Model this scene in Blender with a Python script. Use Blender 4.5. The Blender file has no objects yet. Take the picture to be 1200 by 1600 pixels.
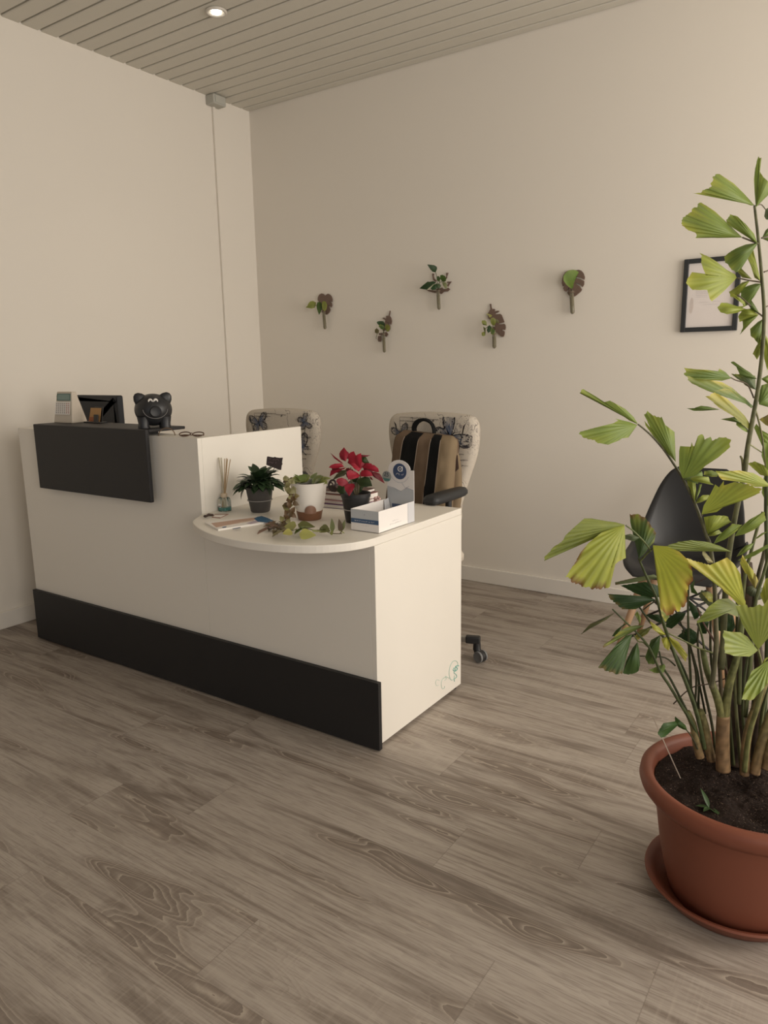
import bpy, bmesh, math, random
from mathutils import Vector, Matrix, noise
PI = math.pi
V = Vector
sc = bpy.context.scene
COL = sc.collection

# ------------------------------------------------------------------ camera
F, YAW, PITCH, ROLL = 1144.1, -0.5984, 0.1956, -0.0171
CAM = V((3.6327, -3.8393, 1.2813))
FW = V((math.sin(YAW)*math.cos(PITCH), math.cos(YAW)*math.cos(PITCH), -math.sin(PITCH)))
_rt = V((math.cos(YAW), -math.sin(YAW), 0)); _up = _rt.cross(FW)
RT = _rt*math.cos(ROLL) + _up*math.sin(ROLL)
UP = -_rt*math.sin(ROLL) + _up*math.cos(ROLL)
cd = bpy.data.cameras.new('camera'); co = bpy.data.objects.new('camera', cd); COL.objects.link(co)
cd.sensor_fit = 'HORIZONTAL'; cd.sensor_width = 36; cd.lens = F*36/1200; cd.clip_start = 0.05
M = Matrix((RT, UP, -FW)).transposed().to_4x4(); M.translation = CAM
co.matrix_world = M
sc.camera = co

# ------------------------------------------------------------------ world, light, exposure
w = bpy.data.worlds.new('world'); sc.world = w; w.use_nodes = True
bg = w.node_tree.nodes['Background']; bg.inputs[0].default_value = (0.80, 0.88, 1.0, 1); bg.inputs[1].default_value = 0.6
def area(name, loc, direction, sx, sy, power, col):
    l = bpy.data.lights.new(name, 'AREA'); l.shape = 'RECTANGLE'; l.size = sx; l.size_y = sy
    l.energy = power; l.color = col
    o = bpy.data.objects.new(name, l); COL.objects.link(o); o.location = loc
    o.rotation_euler = V(direction).to_track_quat('-Z', 'Y').to_euler()
    return o
# daylight through the shop window in the right-hand wall and the glazed door behind the camera
area('window_daylight', (5.55, -1.25, 1.55), (-1, 0.12, 0.0), 1.9, 2.2, 76, (1.0, 0.907, 0.785))
area('shop_window_daylight', (5.55, -4.1, 1.6), (-1, 0.35, 0.0), 1.7, 2.2, 42, (1.0, 0.907, 0.785))
area('door_daylight', (4.2, -8.3, 1.3), (-0.15, 1, -0.05), 1.6, 2.2, 12, (0.72, 0.82, 1.0))
sc.view_settings.view_transform = 'Standard'; sc.view_settings.look = 'None'
sc.view_settings.gamma = 1; sc.view_settings.use_curve_mapping = False
sc.view_settings.exposure = 0.03

# ------------------------------------------------------------------ helpers
WL = {}
def at(u, v, d):
    """world point seen at photo position (u, v), d metres in front of the lens plane"""
    return CAM + (FW + RT*((u-600)/F) - UP*((v-800)/F))*d
def onp(u, v, ax, val):
    r = FW + RT*((u-600)/F) - UP*((v-800)/F)
    return CAM + r*((val-CAM[ax])/r[ax])
def depth(p): return (V(p)-CAM).dot(FW)
def tag(o, label=None, cat=None, group=None, kind=None):
    if label: o['label'] = label
    if cat: o['category'] = cat
    if group: o['group'] = group
    if kind: o['kind'] = kind
    return o
def thing(name, loc, label, cat, group=None):
    o = bpy.data.objects.new(name, None); COL.objects.link(o); o.location = loc
    o.empty_display_size = 0.05
    WL[o.name] = V(loc)
    return tag(o, label, cat, group)

class MB:
    def __init__(s): s.v=[]; s.f=[]; s.m=[]; s.c={}; s.mi=0
    def add(s, vs, fs, mi=None, col=None):
        n=len(s.v); s.v += [V(p) for p in vs]
        for f in fs: s.f.append(tuple(i+n for i in f)); s.m.append(s.mi if mi is None else mi)
        if col is not None:
            for i in range(len(vs)): s.c[n+i] = col[i] if isinstance(col, list) else col
        return s
    def box(s, a, b, mi=None):
        x0,y0,z0=a; x1,y1,z1=b
        return s.add([(x0,y0,z0),(x1,y0,z0),(x1,y1,z0),(x0,y1,z0),(x0,y0,z1),(x1,y0,z1),(x1,y1,z1),(x0,y1,z1)],
              [(0,3,2,1),(4,5,6,7),(0,1,5,4),(1,2,6,5),(2,3,7,6),(3,0,4,7)], mi)
    def prism(s, pts, off, mi=None):
        """closed polygon of 3-D points swept by the vector off"""
        n=len(pts); off=V(off)
        vs=[V(p) for p in pts]+[V(p)+off for p in pts]
        fs=[tuple(range(n))[::-1], tuple(range(n,2*n))]+[(i,(i+1)%n,n+(i+1)%n,n+i) for i in range(n)]
        return s.add(vs, fs, mi)
    def lathe(s, prof, c=(0,0,0), n=40, axis=None, mi=None, cap=True):
        c=V(c); R=Matrix.Identity(3)
        if axis is not None: R=V((0,0,1)).rotation_difference(V(axis)).to_matrix()
        vs=[];fs=[]
        for r,z in prof:
            for i in range(n):
                a=2*PI*i/n; vs.append(c+R@V((r*math.cos(a),r*math.sin(a),z)))
        k=len(prof)
        for j in range(k-1):
            for i in range(n):
                fs.append((j*n+i,j*n+(i+1)%n,(j+1)*n+(i+1)%n,(j+1)*n+i))
        if cap:
            fs.append(tuple(range(n))[::-1]); fs.append(tuple((k-1)*n+i for i in range(n)))
        return s.add(vs,fs,mi)
    def tube(s, pts, rad, n=10, mi=None, col=None, closed=False):
        pts=[V(p) for p in pts]; k=len(pts)
        if not isinstance(rad,(list,tuple)): rad=[rad]*k
        vs=[];fs=[]; prev=None
        for i,p in enumerate(pts):
            if closed: t=(pts[(i+1)%k]-pts[i-1])
            else: t=(pts[min(i+1,k-1)]-pts[max(i-1,0)])
            t.normalize()
            if prev is None:
                a=t.orthogonal().normalized()
            else:
                a=(prev-t*prev.dot(t)).normalized()
            prev=a; b=t.cross(a)
            for j in range(n):
                q=2*PI*j/n; vs.append(p+(a*math.cos(q)+b*math.sin(q))*rad[i])
        m = k if closed else k-1
        for i in range(m):
            for j in range(n):
                i2=(i+1)%k
                fs.append((i*n+j,i*n+(j+1)%n,i2*n+(j+1)%n,i2*n+j))
        if not closed:
            fs.append(tuple(range(n))[::-1]); fs.append(tuple((k-1)*n+j for j in range(n)))
        return s.add(vs,fs,mi,col)
    def ball(s, c, r, n=16, m=10, mi=None, col=None, R=None):
        if not isinstance(r,(list,tuple)): r=(r,r,r)
        c=V(c); vs=[];fs=[]
        for j in range(m+1):
            t=PI*j/m
            for i in range(n):
                a=2*PI*i/n; q=V((r[0]*math.sin(t)*math.cos(a), r[1]*math.sin(t)*math.sin(a), r[2]*math.cos(t)))
                if R: q=R@q
                vs.append(c+q)
        for j in range(m):
            for i in range(n):
                fs.append((j*n+i,(j+1)*n+i,(j+1)*n+(i+1)%n,j*n+(i+1)%n))
        return s.add(vs,fs,mi,col)
    def pillow(s, outline, O, X, Y, N, prof, mi=None):
        """outline: 2-D convex loop in (X,Y) at O; prof: list of (inset, height along N) from back rim to front centre"""
        O=V(O);X=V(X);Y=V(Y);N=V(N); n=len(outline)
        nrm=[]
        for i in range(n):
            a=V(outline[i-1]); b=V(outline[(i+1)%n]); t=(b-a).normalized(); nrm.append(V((-t.y,t.x)))
        cx=sum(p[0] for p in outline)/n; cy=sum(p[1] for p in outline)/n
        if (V((cx,cy))-V(outline[0])).dot(nrm[0])<0: nrm=[-q for q in nrm]
        vs=[];fs=[]
        for ins,h in prof:
            for i in range(n):
                p=V(outline[i])+nrm[i]*ins
                vs.append(O+X*p.x+Y*p.y+N*h)
        for j in range(len(prof)-1):
            for i in range(n):
                fs.append((j*n+i,j*n+(i+1)%n,(j+1)*n+(i+1)%n,(j+1)*n+i))
        fs.append(tuple(range(n))[::-1]); fs.append(tuple((len(prof)-1)*n+i for i in range(n)))
        return s.add(vs,fs,mi)
    def text(s, txt, O, X, Y, size, mi=None, extr=0.0003, align='CENTER', shear=0):
        cu=bpy.data.curves.new('t','FONT'); cu.body=txt; cu.size=size; cu.extrude=extr; cu.align_x=align; cu.resolution_u=3; cu.shear=shear
        ob=bpy.data.objects.new('t',cu); COL.objects.link(ob)
        dg=bpy.context.evaluated_depsgraph_get(); me=bpy.data.meshes.new_from_object(ob.evaluated_get(dg))
        O=V(O);X=V(X).normalized();Y=V(Y).normalized();N=X.cross(Y)
        s.add([O+X*q.co.x+Y*q.co.y+N*q.co.z for q in me.vertices],[tuple(p.vertices) for p in me.polygons],mi)
        bpy.data.objects.remove(ob); bpy.data.curves.remove(cu); bpy.data.meshes.remove(me)
        return s
    def print_line(s, O, X, Y, w_, h_, seed, mi=None, rad=None):
        """a row of tiny letter-like strokes, illegible as in the photograph"""
        rnd=random.Random(seed); O=V(O);X=V(X).normalized();Y=V(Y).normalized();x=-w_/2
        while x<w_/2:
            k=rnd.randint(3,7); pts=[]
            for i in range(k):
                pts.append(O+X*x+Y*(h_*rnd.uniform(.05,.95))); x+=h_*rnd.uniform(.28,.5)
                if x>w_/2: break
            if len(pts)>1: s.tube(pts,rad or h_*.09,4,mi=mi)
            x+=h_*.45
        return s
    def build(s, name, mats, parent=None, smooth=False, bevel=0, loc=None, solid=0, seg=2, label=None, auto=None):
        if not isinstance(mats,(list,tuple)): mats=[mats]
        if parent is not None: off=WL[parent.name]
        else: off=V(loc) if loc is not None else V((0,0,0))
        me=bpy.data.meshes.new(name); me.from_pydata([tuple(p-off) for p in s.v],[],s.f)
        for m in mats: me.materials.append(m)
        for p,mi in zip(me.polygons,s.m): p.material_index=min(mi,len(mats)-1); p.use_smooth=smooth
        if s.c:
            at_=me.color_attributes.new('Col','FLOAT_COLOR','POINT')
            for i in range(len(s.v)):
                c=s.c.get(i,(1,1,1)); at_.data[i].color=(c[0],c[1],c[2],1)
        bm=bmesh.new(); bm.from_mesh(me); bmesh.ops.recalc_face_normals(bm, faces=bm.faces); bm.to_mesh(me); bm.free()
        o=bpy.data.objects.new(name,me); COL.objects.link(o)
        if parent is not None: o.parent=parent
        else: o.location=off
        WL[o.name]=off
        if solid:
            md=o.modifiers.new('solid','SOLIDIFY'); md.thickness=solid; md.offset=0
        if bevel:
            md=o.modifiers.new('bevel','BEVEL'); md.width=bevel; md.segments=seg; md.limit_method='ANGLE'; md.angle_limit=0.6
        if auto:
            md=o.modifiers.new('es','EDGE_SPLIT'); md.split_angle=auto
        if label: o['label']=label
        return o
def structure(o, label=None):
    o['kind']='structure'
    if label: o['label']=label
    return o
def dup(root, loc, rz, label):
    r=root.copy(); COL.objects.link(r); r.location=loc; r.rotation_euler=(0,0,rz); r['label']=label; WL[r.name]=V(loc)
    for ch in list(root.children):
        c=ch.copy(); COL.objects.link(c); c.parent=r
        for g in ch.children:
            k=g.copy(); COL.objects.link(k); k.parent=c
    return r
def rrect(x0,y0,x1,y1,r,n=6):
    if not isinstance(r,(list,tuple)): r=[r]*4
    out=[]
    for (cx,cy,a0,q) in ((x1-r[0],y0+r[0],-PI/2,r[0]),(x1-r[1],y1-r[1],0,r[1]),(x0+r[2],y1-r[2],PI/2,r[2]),(x0+r[3],y0+r[3],PI,r[3])):
        for i in range(n+1):
            a=a0+PI/2*i/n; out.append((cx+q*math.cos(a),cy+q*math.sin(a)))
    return out
def spline(pts, k=6, closed=False):
    pts=[V(p) for p in pts]; out=[]; n=len(pts)
    rng=range(n if closed else n-1)
    for i in rng:
        g=lambda j: pts[j%n] if closed else pts[max(0,min(n-1,j))]
        p0,p1,p2,p3=g(i-1),g(i),g(i+1),g(i+2)
        for s_ in range(k):
            t=s_/k
            out.append(0.5*((2*p1)+(p2-p0)*t+(2*p0-5*p1+4*p2-p3)*t*t+(3*p1-p0-3*p2+p3)*t**3))
    if not closed: out.append(pts[-1])
    return out

# ------------------------------------------------------------------ materials
def mat(name, col=(.8,.8,.8), rough=.5, metal=0, spec=.5, trans=0, emis=None, es=0, alpha=1, ior=1.45, coat=0, bump=0, bscale=50, var=0, vscale=8, sheen=0):
    m=bpy.data.materials.new(name); m.use_nodes=True; nt=m.node_tree; b=nt.nodes['Principled BSDF']
    b.inputs['Base Color'].default_value=(*col,1); b.inputs['Roughness'].default_value=rough; b.inputs['Metallic'].default_value=metal
    b.inputs['Specular IOR Level'].default_value=spec; b.inputs['Transmission Weight'].default_value=trans; b.inputs['IOR'].default_value=ior
    b.inputs['Alpha'].default_value=alpha; b.inputs['Coat Weight'].default_value=coat; b.inputs['Sheen Weight'].default_value=sheen
    if emis: b.inputs['Emission Color'].default_value=(*emis,1); b.inputs['Emission Strength'].default_value=es
    tc=nt.nodes.new('ShaderNodeTexCoord')
    ns=nt.nodes.new('ShaderNodeTexNoise'); ns.inputs['Scale'].default_value=vscale; ns.inputs['Detail'].default_value=4
    nt.links.new(tc.outputs['Object'],ns.inputs['Vector'])
    mx=nt.nodes.new('ShaderNodeMix'); mx.data_type='RGBA'
    v=var if var else 0.02
    mx.inputs[6].default_value=(*[max(0,c*(1-v)) for c in col],1); mx.inputs[7].default_value=(*[min(1,c*(1+v)) for c in col],1)
    nt.links.new(ns.outputs['Fac'],mx.inputs[0]); nt.links.new(mx.outputs[2],b.inputs['Base Color'])
    if bump:
        n2=nt.nodes.new('ShaderNodeTexNoise'); n2.inputs['Scale'].default_value=bscale; n2.inputs['Detail'].default_value=5
        nt.links.new(tc.outputs['Object'],n2.inputs['Vector'])
        bp=nt.nodes.new('ShaderNodeBump'); bp.inputs['Strength'].default_value=bump; bp.inputs['Distance'].default_value=.004
        nt.links.new(n2.outputs['Fac'],bp.inputs['Height']); nt.links.new(bp.outputs['Normal'],b.inputs['Normal'])
    return m
class NT:
    """short node writer"""
    def __init__(s,m): s.nt=m.node_tree; s.n=s.nt.nodes; s.l=s.nt.links
    def _in(s,sock,x):
        if isinstance(x,bpy.types.NodeSocket): s.l.new(x,sock)
        else: sock.default_value=x
    def m(s,op,a,b=0,c=0,clamp=False):
        n=s.n.new('ShaderNodeMath'); n.operation=op; n.use_clamp=clamp
        s._in(n.inputs[0],a); s._in(n.inputs[1],b); s._in(n.inputs[2],c); return n.outputs[0]
    def xyz(s,x,y,z):
        n=s.n.new('ShaderNodeCombineXYZ'); s._in(n.inputs[0],x); s._in(n.inputs[1],y); s._in(n.inputs[2],z); return n.outputs[0]
    def sep(s,v):
        n=s.n.new('ShaderNodeSeparateXYZ'); s.l.new(v,n.inputs[0]); return n.outputs
    def noise(s,v,scale=1,detail=3,rough=.5,dist=0):
        n=s.n.new('ShaderNodeTexNoise'); s.l.new(v,n.inputs['Vector']); n.inputs['Scale'].default_value=scale
        n.inputs['Detail'].default_value=detail; n.inputs['Roughness'].default_value=rough; n.inputs['Distortion'].default_value=dist; return n.outputs['Fac']
    def white(s,v):
        n=s.n.new('ShaderNodeTexWhiteNoise'); n.noise_dimensions='3D'; s.l.new(v,n.inputs['Vector']); return n.outputs['Value']
    def mix(s,f,a,b,mode='MIX'):
        n=s.n.new('ShaderNodeMix'); n.data_type='RGBA'; n.blend_type=mode
        s._in(n.inputs[0],f)
        for i,x in ((6,a),(7,b)):
            if isinstance(x,bpy.types.NodeSocket): s.l.new(x,n.inputs[i])
            else: n.inputs[i].default_value=(*x,1)
        return n.outputs[2]
    def ramp(s,x,a,b):
        n=s.n.new('ShaderNodeMapRange'); n.inputs[1].default_value=a; n.inputs[2].default_value=b; s._in(n.inputs[0],x); return n.outputs[0]

wall_m = mat('wall_paint',(0.80,0.748,0.672),.9,spec=.2,bump=.05,bscale=260,var=.012,vscale=2)
trim_m = mat('white_skirting',(0.80,0.755,0.69),.5,spec=.4)
lam_m = mat('white_laminate',(0.81,0.765,0.69),.42,spec=.4,var=.01)
edge_m = mat('white_edge_band',(0.84,0.80,0.73),.4)
anth_m = mat('anthracite_laminate',(0.020,0.019,0.0195),.5,spec=.35,bump=.03,bscale=500)
slat_m = mat('painted_metal_slat',(0.62,0.59,0.52),.55,spec=.4,var=.02,vscale=1)
groove_m = mat('slat_groove',(0.20,0.18,0.15),.8)

def floor_material():
    m=bpy.data.materials.new('grey_oak_laminate'); m.use_nodes=True; n=NT(m); b=n.n['Principled BSDF']
    tc=n.n.new('ShaderNodeTexCoord'); X,Y,Z=n.sep(tc.outputs['Object'])
    PW,PL=.193,1.29
    yr=n.m('DIVIDE',n.m('ADD',Y,.06),PW); row=n.m('FLOOR',yr); fy=n.m('FRACT',yr)
    off=n.white(n.xyz(row,3.3,1.7))
    xr=n.m('ADD',n.m('DIVIDE',X,PL),n.m('MULTIPLY',off,7.0)); colm=n.m('FLOOR',xr); fx=n.m('FRACT',xr)
    idv=n.white(n.xyz(row,colm,5.1)); id2=n.white(n.xyz(colm,row,9.4)); id3=n.white(n.xyz(n.m('ADD',row,4.),colm,2.2))
    sy=n.m('MULTIPLY',idv,61.); sx=n.m('MULTIPLY',id2,43.)
    def P(a,b,c): return n.xyz(n.m('ADD',n.m('MULTIPLY',X,a),sx),n.m('ADD',n.m('MULTIPLY',Y,b),sy),c)
    warp=n.noise(P(9.,26.,2.),1,3,.6)
    g=n.m('ADD',n.noise(P(1.7,10.,0.),1,1.5,.4,.3),n.m('MULTIPLY',warp,.05))
    peak=n.ramp(g,.57,.68)                       # figure: cathedrals and knots
    rings=n.m('FRACT',n.m('MULTIPLY',g,30.)); ring=n.m('POWER',rings,3.5)
    straight=n.noise(P(3.0,78.,7.),1,4,.70,.25)
    fine=n.noise(P(13.,240.,1.),1,2,.6)
    broad=n.noise(P(1.3,11.,3.),1,4,.62,.7)
    hi,mid,lo=(0.430,0.376,0.325),(0.325,0.276,0.232),(0.145,0.112,0.090)
    base=n.mix(n.ramp(broad,.34,.62),mid,hi)
    base=n.mix(n.m('MULTIPLY',n.ramp(broad,.47,.33),.85),base,lo)
    calm=n.m('ADD',.25,n.m('MULTIPLY',n.ramp(n.noise(P(1.3,6.,11.),1,2,.5),.42,.60),.75))
    base=n.mix(n.m('MULTIPLY',n.m('MULTIPLY',n.ramp(straight,.49,.64),.66),calm),base,lo)
    base=n.mix(n.m('MULTIPLY',n.ramp(straight,.43,.33),.28),base,(0.50,0.44,0.375))
    base=n.mix(n.m('MULTIPLY',n.ramp(fine,.52,.64),.34),base,(0.13,0.098,0.076))
    base=n.mix(n.m('MULTIPLY',peak,.78),base,(0.135,0.100,0.078))
    base=n.mix(n.m('MULTIPLY',n.m('MULTIPLY',ring,n.ramp(g,.585,.64)),.75),base,(0.50,0.43,0.355))
    base=n.mix(n.m('MULTIPLY',n.m('MULTIPLY',ring,n.ramp(g,.47,.36)),.33),base,lo)
    saw=n.noise(n.xyz(n.m('MULTIPLY',X,150.),n.m('MULTIPLY',Y,7.),sy),1,2,.5)
    base=n.mix(n.m('MULTIPLY',n.m('MULTIPLY',n.ramp(saw,.5,.8),.30),n.ramp(id3,.45,.9)),base,(0.50,0.43,0.36))
    base=n.mix(n.m('MULTIPLY',n.ramp(id3,0,1),.12),base,(0.45,0.385,0.32))
    ey=n.m('MINIMUM',fy,n.m('SUBTRACT',1.,fy)); ex=n.m('MINIMUM',fx,n.m('SUBTRACT',1.,fx))
    sm=n.m('MAXIMUM',n.m('LESS_THAN',ey,.005),n.m('LESS_THAN',ex,.0010))
    base=n.mix(n.m('MULTIPLY',sm,.30),base,(0.10,0.075,0.058))
    n.l.new(base,b.inputs['Base Color'])
    b.inputs['Roughness'].default_value=.46; b.inputs['Specular IOR Level'].default_value=.42
    bp=n.n.new('ShaderNodeBump'); bp.inputs['Strength'].default_value=.12; bp.inputs['Distance'].default_value=.002
    n.l.new(n.m('SUBTRACT',straight,sm),bp.inputs['Height']); n.l.new(bp.outputs['Normal'],b.inputs['Normal'])
    return m
floor_m=floor_material()

def attr_leaf(name, rough=.45, trans=.35, spec=.35):
    m=bpy.data.materials.new(name); m.use_nodes=True; n=NT(m); b=n.n['Principled BSDF']
    a=n.n.new('ShaderNodeAttribute'); a.attribute_name='Col'
    tc=n.n.new('ShaderNodeTexCoord'); ns=n.noise(tc.outputs['Object'],35,3)
    c=n.mix(n.m('MULTIPLY',n.ramp(ns,.4,.7),.22),a.outputs['Color'],n.mix(1.,a.outputs['Color'],(1.5,1.35,1.0),'MULTIPLY'))
    n.l.new(c,b.inputs['Base Color']); b.inputs['Roughness'].default_value=rough; b.inputs['Specular IOR Level'].default_value=spec
    tr=n.n.new('ShaderNodeBsdfTranslucent'); n.l.new(c,tr.inputs['Color'])
    mx=n.n.new('ShaderNodeMixShader'); mx.inputs[0].default_value=trans
    n.l.new(b.outputs[0],mx.inputs[1]); n.l.new(tr.outputs[0],mx.inputs[2]); n.l.new(mx.outputs[0],n.n['Material Output'].inputs[0])
    return m
leaf_m=attr_leaf('leaf_surface'); petal_m=attr_leaf('bract_surface',.5,.25); thick_m=attr_leaf('succulent_leaf',.4,.12)

black_pl=mat('black_plastic',(0.022,0.022,0.023),.42,bump=.04,bscale=300)
black_mt=mat('black_matte',(0.018,0.017,0.018),.55)
glass_m=mat('clear_glass',(0.93,0.96,0.94),.03,trans=1,ior=1.3)
chrome=mat('brushed_metal',(0.55,0.54,0.52),.3,metal=1)
white_pl=mat('white_plastic',(0.80,0.76,0.71),.35)
paper_m=mat('white_paper',(0.84,0.80,0.75),.7)
terra=mat('terracotta_plastic',(0.205,0.066,0.038),.5,spec=.35,var=.06,vscale=6)
brown_wood=mat('brown_wood',(0.17,0.112,0.086),.6,var=.15,vscale=60)

# ================================================================== SETTING
X1,Y0,H=5.3,-8.0,2.936
structure(MB().box((-.1,Y0-.1,-.08),(X1+.1,.1,0)).build('floor',floor_m),'grey-brown oak laminate floor in long boards')
structure(MB().box((-.1,0,0),(X1+.1,.12,H+.1)).build('wall_back',wall_m),'off-white painted wall with the leaf plaques')
structure(MB().box((-.12,Y0,0),(0,0,H+.1)).build('wall_left',wall_m),'off-white painted wall behind the reception counter')
# right wall with the shop window opening
mb=MB(); wx=X1; y_c,y_d=-5.1,-3.1; y_a,y_b,z_a,z_b=-2.2,-.1,.35,2.75
mb.box((wx,Y0,0),(wx+.12,y_c,H+.1)); mb.box((wx,y_d,0),(wx+.12,y_a,H+.1)); mb.box((wx,y_c,0),(wx+.12,y_d,z_a)); mb.box((wx,y_c,z_b),(wx+.12,y_d,H+.1)); mb.box((wx,y_b,0),(wx+.12,.0,H+.1)); mb.box((wx,y_a,0),(wx+.12,y_b,z_a)); mb.box((wx,y_a,z_b),(wx+.12,y_b,H+.1))
structure(mb.build('wall_right',wall_m))
mb=MB(); mb.box((0,Y0-.12,0),(3.6,Y0,H+.1)); mb.box((5.2,Y0-.12,0),(X1,Y0,H+.1)); mb.box((3.6,Y0-.12,2.4),(5.2,Y0,H+.1))
structure(mb.build('wall_front',mat('darkened_unseen_wall',(0.22,0.20,0.18),.6)))  # unseen wall behind the camera, coloured dark to reduce bounced light on the desk front
# ceiling: long metal slats with dark recessed joints, running along the back wall
mb=MB(); mb.box((0,Y0,H+.012),(X1,0,H+.08),1)
P=.0994; y=-.0667
edges=[0.0]
while y>Y0: edges.append(y); y-=P
edges.append(Y0)
for a,b in zip(edges[:-1],edges[1:]):
    g=.006
    ya,yb=a-g,b+g
    if ya-yb<.01: continue
    c=.004
    prof=[(ya,H+.014),(ya,H+c),(ya-c,H),(yb+c,H),(yb,H+c),(yb,H+.014)]
    mb.prism([(0.0,q[0],q[1]) for q in prof],(X1,0,0),0)
structure(mb.build('ceiling',[slat_m,groove_m]),'grey-beige slatted metal ceiling with narrow dark joints')
for nm,a,b in (('baseboard_back',(.014,-.014,0),(X1,0,.088)),('baseboard_left',(0,Y0,0),(.014,0,.088))):
    structure(MB().box(a,b).build(nm,trim_m,bevel=.003),'white skirting board')
# cable duct on the left wall, running down beside the corner
structure(MB().box((0,-.335,.088),(.016,-.315,H-.04)).build('trim_1',wall_m,bevel=.002),'slim white cable duct running down the left wall')

# junction box at the top of the duct
jb=mat('grey_plastic_box',(0.47,0.46,0.41),.6)
t=thing('junction_box',(0.035,-.325,H-.05),'small grey square junction box under the ceiling where the cable duct starts','junction box')
MB().box((0,-.38,H-.058),(.072,-.275,H-.001)).build('housing',jb,t,bevel=.008,seg=3)
MB().box((.072,-.368,H-.05),(.076,-.287,H-.008)).build('cover',jb,t,bevel=.002)

# recessed downlight
lx,ly=.854,-1.091
t=thing('ceiling_downlight',(lx,ly,H),'round recessed downlight glowing in the slatted ceiling','ceiling light')
MB().lathe([(.031,-.001),(.040,-.009),(.047,-.009),(.050,-.004),(.050,.001),(.031,.001)],(lx,ly,H-.002),36,cap=False).build('trim_ring',mat('satin_ring',(0.62,0.58,0.52),.35),t,smooth=True)
MB().lathe([(.0005,.02),(.031,.02),(.033,-.002)],(lx,ly,H-.004),36,cap=False).build('reflector',chrome,t,smooth=True)
em=mat('lamp_glow',(1,.95,.85),.4,emis=(1,.93,.8),es=7)
MB().lathe([(.022,.0),(.0245,-.003),(.020,-.008),(.001,-.010)],(lx,ly,H-.002),28,cap=True).build('bulb',em,t,smooth=True)
ld=bpy.data.lights.new('downlight_beam','SPOT'); ld.energy=3; ld.spot_size=1.9; ld.spot_blend=.8; ld.color=(1,.85,.65); ld.shadow_soft_size=.03
lo=bpy.data.objects.new('downlight_beam',ld); COL.objects.link(lo); lo.location=(0,0,-.03); lo.parent=t

# ================================================================== RECEPTION DESK
dx0,dx1,dxc,dyf,dyb,hc,ht=.2909,2.3123,1.5093,-1.9596,-1.3691,1.03,.74
desk=thing('reception_desk',((dx0+dx1)/2,(dyf+dyb)/2,0),'white two-level reception desk with black plinth panel and rounded worktop','reception desk')
T=.02
MB().box((dx0,dyf,.008),(dxc-.0006,dyf+T,hc)).build('front_panel',lam_m,desk,bevel=.0012)
MB().box((dxc+.0006,dyf,.008),(dx1-T,dyf+T,ht-.026)).build('front_panel',lam_m,desk,bevel=.0012)
MB().box((dx1-T,dyf,.012),(dx1,dyb,ht-.026)).build('side_panel',lam_m,desk,bevel=.0012)
MB().box((dx0,dyf+T,.008),(dx0+T,dyb,hc)).build('side_panel',lam_m,desk,bevel=.0012)
MB().box((dxc-T,dyf+T,ht),(dxc,-1.3637,hc)).build('divider_panel',lam_m,desk,bevel=.0012)
MB().box((dx0+T,dyf+T,hc-.018),(dxc-T,dyf+.095,hc)).build('counter_ledge',lam_m,desk,bevel=.001)
MB().box((dx0-.001,dyf-.018,.006),(dx1+.016,dyf,.2497)).build('plinth_panel',anth_m,desk,bevel=.001)
curve=[(1.509,-1.9596),(1.573,-2.063),(1.664,-2.127),(1.767,-2.172),(1.862,-2.195),(1.973,-2.203),(2.107,-2.180),(2.21,-2.130),(2.275,-2.062),(2.305,-1.99),(2.3123,-1.92)]
cv=spline([(a,b,0) for a,b in curve],5)
pts=[(p.x,p.y) for p in cv]+[(dx1,dyb)]+[(dx0+T,dyb),(dx0+T,dyf+T),(dxc,dyf+T)]
MB().prism([(a,b,ht-.026) for a,b in pts],(0,0,.026)).build('worktop',lam_m,desk,bevel=.0025)
for fx,fy in ((dx1-.012,dyf+.03),(dx1-.012,dyb-.03),(dx0+.02,dyf+.03),(dx0+.02,dyb-.03)):
    MB().lathe([(.010,0),(.012,.002),(.012,.012)],(fx-.006,fy,0),16).build('foot',black_pl,desk)
# folded black shelf hung over the counter front
shz=1.057
t=thing('hanging_shelf',(.87,-1.95,shz),'matt black folded panel shelf hooked over the front of the high counter','shelf')
MB().box((.487,-2.0,.768),(1.262,-1.982,shz)).build('front_plate',black_mt,t,bevel=.004,seg=3)
MB().box((.487,-1.9815,shz-.012),(1.262,-1.80,shz)).build('top_plate',black_mt,t,bevel=.003)
for xx in (.56,1.16):
    MB().box((xx,-1.955,hc),(xx+.03,-1.88,shz-.012)).build('spacer',black_mt,t)

# teal scroll sticker low on the side panel
teal=mat('teal_vinyl',(0.22,0.46,0.40),.5); teal2=mat('pale_teal_vinyl',(0.47,0.60,0.52),.5)
mb=MB()
def sc_px(x,y): p=onp(660+x/15,1010+y/15,0,dx1+.0007); return p
def curl(pts,r): mb.tube([sc_px(*q) for q in spl2(pts)],r*1.35,6,mi=mb.mi)
def spl2(pts): return [(p.x,p.y) for p in spline([(a,b,0) for a,b in pts],5)]
mb.mi=1
curl([(830,440),(820,370),(770,335),(710,360),(660,440),(630,560),(630,680),(660,770),(700,790),(740,750),(745,680)],.0011)
curl([(690,790),(640,750),(560,720),(490,750),(445,830),(445,930),(470,990),(510,980),(520,930)],.0009)
curl([(620,740),(540,700),(560,760),(520,800)],.0007)
curl([(400,800),(340,780),(310,840),(330,920),(380,910)],.0006)
mb.mi=0
curl([(850,455),(800,460),(760,520),(780,570),(820,520),(770,470)],.0016)
curl([(760,570),(740,620),(790,660),(800,720),(750,760),(750,820)],.0012)
curl([(740,500),(720,560),(780,580)],.0014)
o=mb.build('scroll_sticker',[teal,teal2],desk,label='teal scroll and butterfly sticker')

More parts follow.
